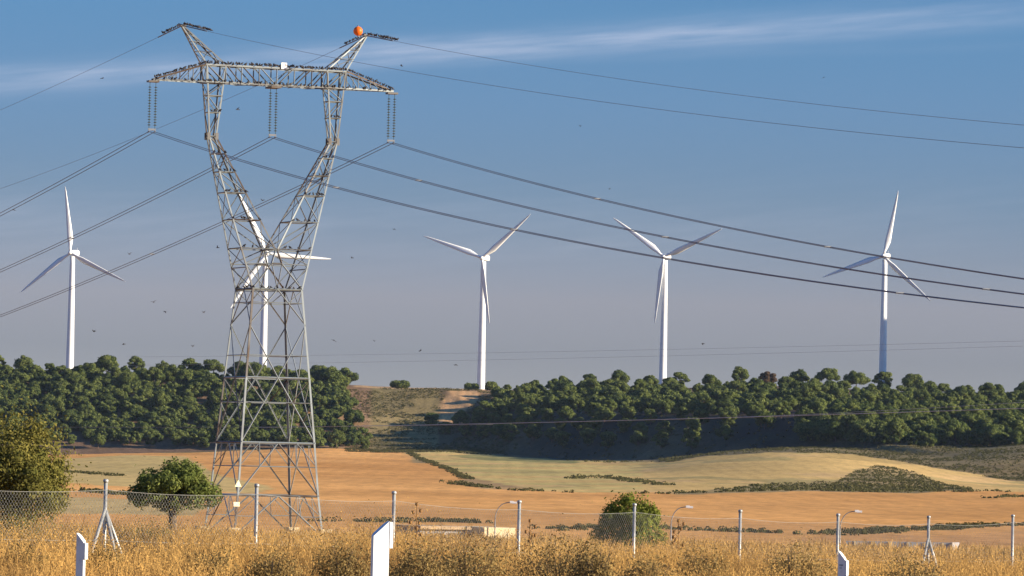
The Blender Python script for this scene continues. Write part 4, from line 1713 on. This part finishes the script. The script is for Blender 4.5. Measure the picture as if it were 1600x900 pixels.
for k in range(-2, 11):
    A, B = fpos(k), fpos(k + 1)
    L = math.hypot(B[0] - A[0], B[1] - A[1])
    g0, g1 = gz(A[0], A[1]) + .03, gz(B[0], B[1]) + .03
    z0, z1 = A[2] - .12, B[2] - .12

    def fp(s, t):                    # s metres along, t 0..1 up
        f = s / L
        sagz = -.05 * 4 * f * (1 - f) * t
        return (A[0] + (B[0] - A[0]) * f - fo.x + fn.x * .045, A[1] + (B[1] - A[1]) * f - fo.y + fn.y * .045,
                (g0 + (g1 - g0) * f) * (1 - t) + (z0 + (z1 - z0) * f) * t + sagz - fo.z)
    mb = MB()
    H = (z0 + z1) / 2 - (g0 + g1) / 2
    step = .085
    n_ = int((L + H) / step)
    for i in range(n_):
        for sgn in (1, -1):
            s0_ = -H + i * step
            s1_ = s0_ + H
            a_s, b_s, a_t, b_t = s0_, s1_, 0.0, 1.0
            if a_s < 0:
                a_t = -a_s / H
                a_s = 0
            if b_s > L:
                b_t = 1 - (b_s - L) / H
                b_s = L
            if b_t - a_t < .02:
                continue
            if sgn < 0:
                a_s, b_s = L - a_s, L - b_s
            mb.tube([fp(a_s, a_t), fp((a_s + b_s) / 2, (a_t + b_t) / 2), fp(b_s, b_t)], .0016, 3, caps=False)
    mo = mb.build('wire_mesh', M['mesh'], froot)
    for t_ in (1.0, .5):
        w2 = MB()
        w2.tube([fp(L * i / 8, t_) for i in range(9)], .0024, 5)
        w2.build('line_wire', M['mesh'], froot)

# ------------------------------------------------------------------ road delineators
def delineator(px, top_row, y, face_az, w, d, low_left, label, band, marks=False):
    c, v = cv(px, top_row)
    x = (c - 800) / FPX * y
    zt = v * y / FPX
    g = gz(x, y)
    root = empty('roadside_delineator', (x, y, g), face_az)
    h = zt - g
    mb = MB()
    drop = .105
    lz, rz_ = (h - drop, h) if low_left else (h, h - drop)
    # A-shaped hollow section simplified to a tapered slab: wide face towards -Y
    plan = [(-w / 2, -d * .5), (w / 2, -d * .5), (w / 2, d * .15), (w * .30, d * .5), (-w * .30, d * .5), (-w / 2, d * .15)]
    tops = [lz + (rz_ - lz) * ((p[0] + w / 2) / w) for p in plan]
    mb.prism(plan, -.2, h, tops)
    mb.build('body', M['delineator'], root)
    hd = MB()
    xr = w / 2 + .004
    topz = rz_
    hd.prism([(xr - .003, -d * .55), (xr + .022, -d * .55), (xr + .022, d * .3), (xr - .003, d * .3)], topz - .19, topz, [topz - .004, topz - .008, topz - .008, topz - .004])
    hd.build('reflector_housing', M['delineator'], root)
    if band:
        bb = MB()
        bb.prism([(xr, -d * .55), (xr + .02, -d * .5), (xr + .02, d * .15), (xr, d * .15)], topz - .42, topz - .193)
        bb.build('black_band', M['reflector_black'], root)
    if marks:
        mk = MB()
        for r_i, zz_ in enumerate((h - .17, h - .205)):
            for q in range(3 - r_i):
                mk.box((-.018 + q * .017, -d * .5 - .002, zz_), (.012, .003, .018 - .006 * r_i))
        mk.build('marking', M['grey_mark'], root)
    return tag(root, label, 'delineator', 'white roadside delineators')


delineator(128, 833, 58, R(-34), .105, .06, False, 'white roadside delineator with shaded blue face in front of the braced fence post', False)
delineator(594, 814, 36, R(22), .118, .07, True, 'tall sunlit white roadside delineator, largest and nearest of the three', False)
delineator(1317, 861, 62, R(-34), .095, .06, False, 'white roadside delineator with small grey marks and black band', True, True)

# ------------------------------------------------------------------ street lamps, low buildings in the dip
def lamp(px, head_row, y, label):
    """pole with a gooseneck reaching to the right; head in the photo at (px, head_row)"""
    c, v = cv(px, head_row)
    x = (c - 800) / FPX * y
    zt = v * y / FPX
    px0 = x - .85
    g = gz(px0, y)
    root = empty('street_lamp', (px0, y, g))
    h = zt - g
    mb = MB()
    mb.tube([(0, 0, -.1), (0, 0, .3), (0, 0, h * .6), (0, 0, h - 1.0)], [.07, .065, .042, .036], 10)
    mb.build('pole', M['lamp'], root, True)
    a = MB()
    a.tube([(0, 0, h - 1.0)] + [(.72 * (1 - math.cos(t)), 0, h - 1.0 + .98 * math.sin(t)) for t in np.linspace(.15, 1.5, 9)] + [(.85, 0, h)], [.036] + [.028] * 10, 8)
    a.build('arm', M['lamp'], root, True)
    hd = MB()
    hd.box((1.05, 0, h + .0), (.42, .2, .10))
    hd.box((.95, 0, h + .06), (.22, .14, .05))
    ho = hd.build('lamp_head', M['lamp_head'], root)
    gl_ = MB()
    gl_.box((1.10, 0, h - .065), (.28, .15, .03))
    gl_.build('lens', M['white_paint'], ho)
    return tag(root, label, 'street lamp', 'street lamps beyond the fence')


lamp(797, 785, 300, 'street lamp rising behind the pale shed, left of its fence post')
lamp(1072, 792, 300, 'street lamp with curved neck right of the green bush')
lamp(1336, 799, 300, 'street lamp behind the delineator with the black band')


def at(px, py, y):
    d = ray(px, py)
    return Vector(d * y)


# pale concrete shed with a long flat-roofed wing
sy_ = 300.0
a, b = at(757, 824, sy_), at(806, 824, sy_)
c0_ = at(662, 822, sy_ + 4)
g = gz(a.x, sy_)
shed = empty('concrete_shed', (a.x, sy_, g), R(30))
tag(shed, 'low pale concrete shed with a flat roofed wing half hidden behind dry grass', 'shed')
top = a.z - g
mb = MB()
mb.prism([(0, 0), (2.1, 0), (2.1, 4.2), (0, 4.2)], -.3, top)
mb.build('wall', M['concrete'], shed)
mb = MB()
mb.prism([(c0_.x - a.x, 1.2), (-.15, 1.2), (-.15, 5), (c0_.x - a.x, 5)], -.3, top - .18)
mb.build('wing_wall', M['grey_wall'], shed)
mb = MB()
mb.prism([(c0_.x - a.x - .15, .9), (-.35, .9), (-.35, 5.2), (c0_.x - a.x - .15, 5.2)], top - .17, top + .02)
mb.build('roof', M['roof'], shed)
for i, fx in enumerate((.35, .62, .85)):
    mb = MB()
    xx = (c0_.x - a.x) * (1 - fx)
    mb.box((xx, 1.16, top - .65), (.55, .06, .5))
    mb.build('window', M['reflector_black'], shed)
# long low wall on the right
a, b = at(1322, 845, 285), at(1487, 848, 285)
g = gz((a.x + b.x) / 2, 285)
wl_ = empty('low_wall', (a.x, 285, g))
tag(wl_, 'long low blue grey wall with a white end block behind the dry grass', 'wall')
t0_, t1_ = a.z - g, b.z - g
L = b.x - a.x
mb = MB()
mb.prism([(0, 0), (L, 0), (L, .3), (0, .3)], -.3, t0_, [t0_, t1_, t1_, t0_])
mb.build('wall_panel', M['grey_wall'], wl_)
mb = MB()
for i in range(6):
    mb.box((L * (i + .5) / 6, -.03, t0_ - .45), (.12, .1, .9))
mb.build('pilaster', M['concrete'], wl_)
mb = MB()
mb.prism([(L + .01, -.2), (L + .42, -.15), (L + .42, .5), (L + .01, .5)], -.3, t1_ + .02)
mb.prism([(L + .43, -.3), (L + .95, -.2), (L + .9, .3), (L + .43, .3)], -.3, t1_ - .28)
mb.build('end_block', M['white_wall'], wl_)

# ------------------------------------------------------------------ the air between here and the ridge
hz_ = MB()
hz_.box((0, 2600, 95), (3400, 5700, 240))
hm = bpy.data.materials.new('haze')
hm.use_nodes = True
hm.node_tree.nodes.clear()
hv = hm.node_tree.nodes.new('ShaderNodeVolumePrincipled')
hv.inputs['Color'].default_value = (.62, .78, 1.0, 1)
hv.inputs['Density'].default_value = HAZE
hv.inputs['Anisotropy'].default_value = .2
ho_ = hm.node_tree.nodes.new('ShaderNodeOutputMaterial')
hm.node_tree.links.new(hv.outputs[0], ho_.inputs['Volume'])
hob = hz_.build('haze', hm)
tag(hob, kind='stuff')

# ------------------------------------------------------------------ dry grass (one mass) and plants that stand out of it
r_ = np.random.default_rng(77)


def clumps(n, ylo, yhi, hlo, hhi, width, seed, nbl, blade_w, spread=.16, cmin=-60, cmax=1660):
    r_ = np.random.default_rng(seed)
    y = np.sqrt(r_.uniform(ylo ** 2, yhi ** 2, n))
    x = (r_.uniform(cmin, cmax, n) - 800) / FPX * y
    return x, y


def grass_mesh(x, y, hh, tn, nbl, bw, spread, r_, seg=3):
    n = len(x)
    g = ground(x, y)
    N = n * nbl
    bx = np.repeat(x, nbl) + r_.normal(0, spread * .5, N)
    by = np.repeat(y, nbl) + r_.normal(0, spread * .5, N)
    bz = np.repeat(g, nbl) - .03
    h = np.repeat(hh, nbl) * r_.uniform(.45, 1.12, N)
    az_ = r_.uniform(0, 6.28, N)
    lean = r_.uniform(.05, .55, N) * h
    lean = lean + 0.0
    wz = r_.uniform(0, 6.28, N)
    w = bw * r_.uniform(.6, 1.5, N)
    vv = []
    for i in range(seg + 1):
        f = i / seg
        ox = np.cos(az_) * lean * f ** 1.7
        oy = np.sin(az_) * lean * f ** 1.7
        ww = w * (1.0, 1.0, 1.25, .45)[i] if seg == 3 else w * (1 - .6 * f)
        cx_, cy_, cz_ = bx + ox, by + oy, bz + h * f * (1 - .12 * f)
        vv.append(np.stack([cx_ - np.cos(wz) * ww / 2, cy_ - np.sin(wz) * ww / 2, cz_], 1))
        vv.append(np.stack([cx_ + np.cos(wz) * ww / 2, cy_ + np.sin(wz) * ww / 2, cz_], 1))
    V = np.stack(vv, 1)                       # N, 2*(seg+1), 3
    k = 2 * (seg + 1)
    b0 = (np.arange(N) * k)[:, None]
    qs = np.stack([np.stack([b0[:, 0] + 2 * i, b0[:, 0] + 2 * i + 1, b0[:, 0] + 2 * i + 3, b0[:, 0] + 2 * i + 2], 1) for i in range(seg)], 1)
    T = np.clip(np.repeat(tn, nbl) + r_.normal(0, .16, N), 0, 1)
    return V.reshape(-1, 3), qs.reshape(-1, 4), np.repeat(T, seg)


x, y = clumps(11500, 61, 118, 0, 0, 0, 78, 0, 0)
front = np.clip((y - 60) / 9, 0, 1)
mound_ = lump(x, y * .6, 1.5, 41)
keep = r_.uniform(0, 1, len(x)) < np.clip(.80 + .35 * mound_, .25, 1)
x, y, front, mound_ = x[keep], y[keep], front[keep], mound_[keep]
hgt = (.47 + .27 * front) * (1 + .30 * mound_ + .16 * r_.normal(0, 1, len(x)))
hgt = hgt * np.interp(y, [60, 75, 100, 118], [1.0, 1.1, 1.2, 1.1])
cx_ = 800 + FPX * x / y
hgt = hgt * np.interp(cx_, [0, 700, 1000, 1600], [1.0, .95, .86, .80])
hgt = np.clip(hgt, .15, 1.45)
tn = np.clip(.46 + .36 * lump(x, y * .5, 1.7, 42) + .24 * lump(x, y, .6, 44) + r_.normal(0, .16, len(x)), 0, 1)
V1, Q1, T1 = grass_mesh(x, y, hgt, tn, 24, .0065, .34, r_)
# side twigs and seed heads: a haze of small pieces round the stalks
nh = 34
N = len(x) * nh
g_ = ground(x, y)
hx = np.repeat(x, nh) + r_.normal(0, .17, N)
hy = np.repeat(y, nh) + r_.normal(0, .17, N)
hz = np.repeat(g_, nh) + np.repeat(hgt, nh) * np.clip(r_.normal(.70, .20, N), .1, 1.12)
Vh, Qh, Th = leaves(np.stack([hx, hy, hz], 1), np.tile([[.5, -.8, .5]], (N, 1)), .022, .55, np.clip(np.repeat(tn, nh) + r_.normal(.03, .2, N), 0, 1), r_, .45)
x, y = clumps(5000, 118, 258, 0, 0, 0, 79, 0, 0)
hgt = np.clip(.42 * (1 + .4 * r_.normal(0, 1, len(x))), .1, .8)
tn = np.clip(.5 + .2 * lump(x, y * .5, 5, 43) + r_.normal(0, .15, len(x)), 0, 1)
V2, Q2, T2 = grass_mesh(x, y, hgt, tn, 14, .022, .5, r_)
V = np.concatenate([V1, V2, Vh])
Qd = np.concatenate([Q1, Q2 + len(V1), Qh + len(V1) + len(V2)])
T = np.concatenate([T1, T2, Th])
gr_ = npmesh('dry_grass', V, Qd, M['grass'], {'tint': ('FACE', 'FLOAT', T)})
tag(gr_, kind='stuff')


def weed_bush(px, top_row, y, w, label, seed, m='dead_shrub', group='dark dry shrubs in the grass', h=None):
    r2 = np.random.default_rng(seed)
    c, v = cv(px, top_row)
    x = (c - 800) / FPX * y
    g = gz(x, y)
    h = v * y / FPX - g
    root = empty('dry_shrub', (x, y, g))
    n = 420
    az_ = r2.uniform(0, 6.28, n)
    el_ = r2.uniform(.5, 1.5, n)
    L_ = h * r2.uniform(.55, 1.0, n)
    mb = MB()
    for i in range(26):
        e = (math.cos(az_[i]) * w * .4 * r2.uniform(.3, 1), math.sin(az_[i]) * w * .4, h * r2.uniform(.6, .95))
        mb.tube([(0, 0, -.02), (e[0] * .4, e[1] * .4, e[2] * .55), e], [.012, .008, .004], 4)
    mb.build('stems', M['trunk_grey'], root)
    u = r2.normal(0, 1, (6000, 3))
    u /= np.linalg.norm(u, axis=1, keepdims=True)
    rad = r2.uniform(.35, 1.0, (6000, 1)) ** .6
    wob = 1 + .28 * np.sin(u[:, :1] * 5 + seed) * np.cos(u[:, 2:] * 6 + seed * 2) + .2 * np.sin(u[:, 1:2] * 9 + seed)
    p = u * rad * wob * np.array([w * .55, w * .5, h * .40]) + np.array([0, 0, h * .52])
    p[:, 2] = np.maximum(p[:, 2], .02) * (1 + .12 * r2.normal(0, 1, 6000))
    vv, q, t = leaves(p, u, .028, .9, np.clip(r2.normal(.45, .25, 6000), 0, 1), r2, .5)
    npmesh('foliage', vv, q, M[m], {'tint': ('FACE', 'FLOAT', t)}, parent=root)
    return tag(root, label, 'shrub', group)


for i, (px, row_, y, w, lab) in enumerate([
        (875, 842, 66, 1.15, 'dark dry shrub in the grass right of the lamp beside the pale shed'),
        (925, 850, 64, .6, 'smaller dark dry shrub left of the green bush'),
        (1240, 852, 67, .95, 'dark dry shrub in the grass between two fence posts left of the marked delineator'),
        (655, 846, 65, .8, 'olive dry shrub behind the tall white delineator'),
        (735, 842, 67, 1.0, 'wide olive dry shrub in the grass in front of the shed wing'),
        (1430, 868, 65, 1.0, 'dark dry shrub right of the marked delineator'),
        (535, 848, 66, .7, 'olive dry shrub left of the tall white delineator'),
        (40, 850, 66, .8, 'dark dry shrub in the grass at the left edge beside the left delineator'),
        (425, 862, 65, .7, 'dark dry shrub in the grass below the pylon'),
        (1010, 868, 65, .8, 'dark dry shrub in the grass below the green bush'),
        (330, 862, 68, .7, 'dark dry shrub in the grass under the small green tree'),
        (168, 852, 68, .5, 'dark dry shrub in the grass right of the left delineator'),
        (1100, 858, 72, .7, 'dark dry shrub in the grass right of the curved lamp')]):
    weed_bush(px, row_, y, w, lab, 300 + i)
for i, (px, row_, y, w, lab) in enumerate([
        (18, 796, 84, 1.3, 'greenish yellow weed bush in the grass at the left edge'),
        (195, 822, 86, .8, 'greenish yellow weed bush right of the braced fence post'),
        (240, 815, 88, .7, 'greenish yellow weed bush under the small green tree')]):
    weed_bush(px, row_, y, w, lab, 340 + i, 'yellowing', 'yellow green weeds in the grass')


def thistle(px, top_row, y, label, seed, group='tall dry thistles'):
    r2 = random.Random(seed)
    c, v = cv(px, top_row)
    x = (c - 800) / FPX * y
    g = gz(x, y)
    h = v * y / FPX - g
    root = empty('dry_thistle', (x, y, g))
    st_ = MB()
    st_.tube([(0, 0, -.02), (.01, 0, h * .5), (0, 0, h)], [.011, .009, .005], 6)
    tips = [(0, 0, h)]
    for i in range(7):
        a_ = r2.uniform(0, 6.28)
        z_ = h * r2.uniform(.62, .93)
        e = (math.cos(a_) * .09, math.sin(a_) * .09, z_ + .07)
        st_.tube([(0, 0, z_), e], [.006, .003], 5)
        tips.append(e)
    st_.build('stem', M['dry_stem'], root)
    for e in tips:
        hb = MB()
        hb.ball((e[0], e[1], e[2] + .01), (.024, .024, .028), 8, 6)
        for k in range(10):
            a_ = k * .63
            hb.tube([(e[0], e[1], e[2] + .02), (e[0] + .03 * math.cos(a_), e[1] + .03 * math.sin(a_), e[2] + .045)], [.006, .001], 3)
        hb.build('flower_head', M['dry_stem'], root)
    return tag(root, label, 'plant', group)


M['dry_stem'] = mat('dry_stem', (.26, .14, .05), (.18, .10, .04), .9, scale=20)
thistle(651, 789, 78, 'tall dry brown thistle standing above the grass right of a fence post', 1)
thistle(1060, 815, 84, 'dry thistle beside the curved street lamp', 2)
thistle(828, 815, 84, 'thin dry thistle right of the pale shed', 3)
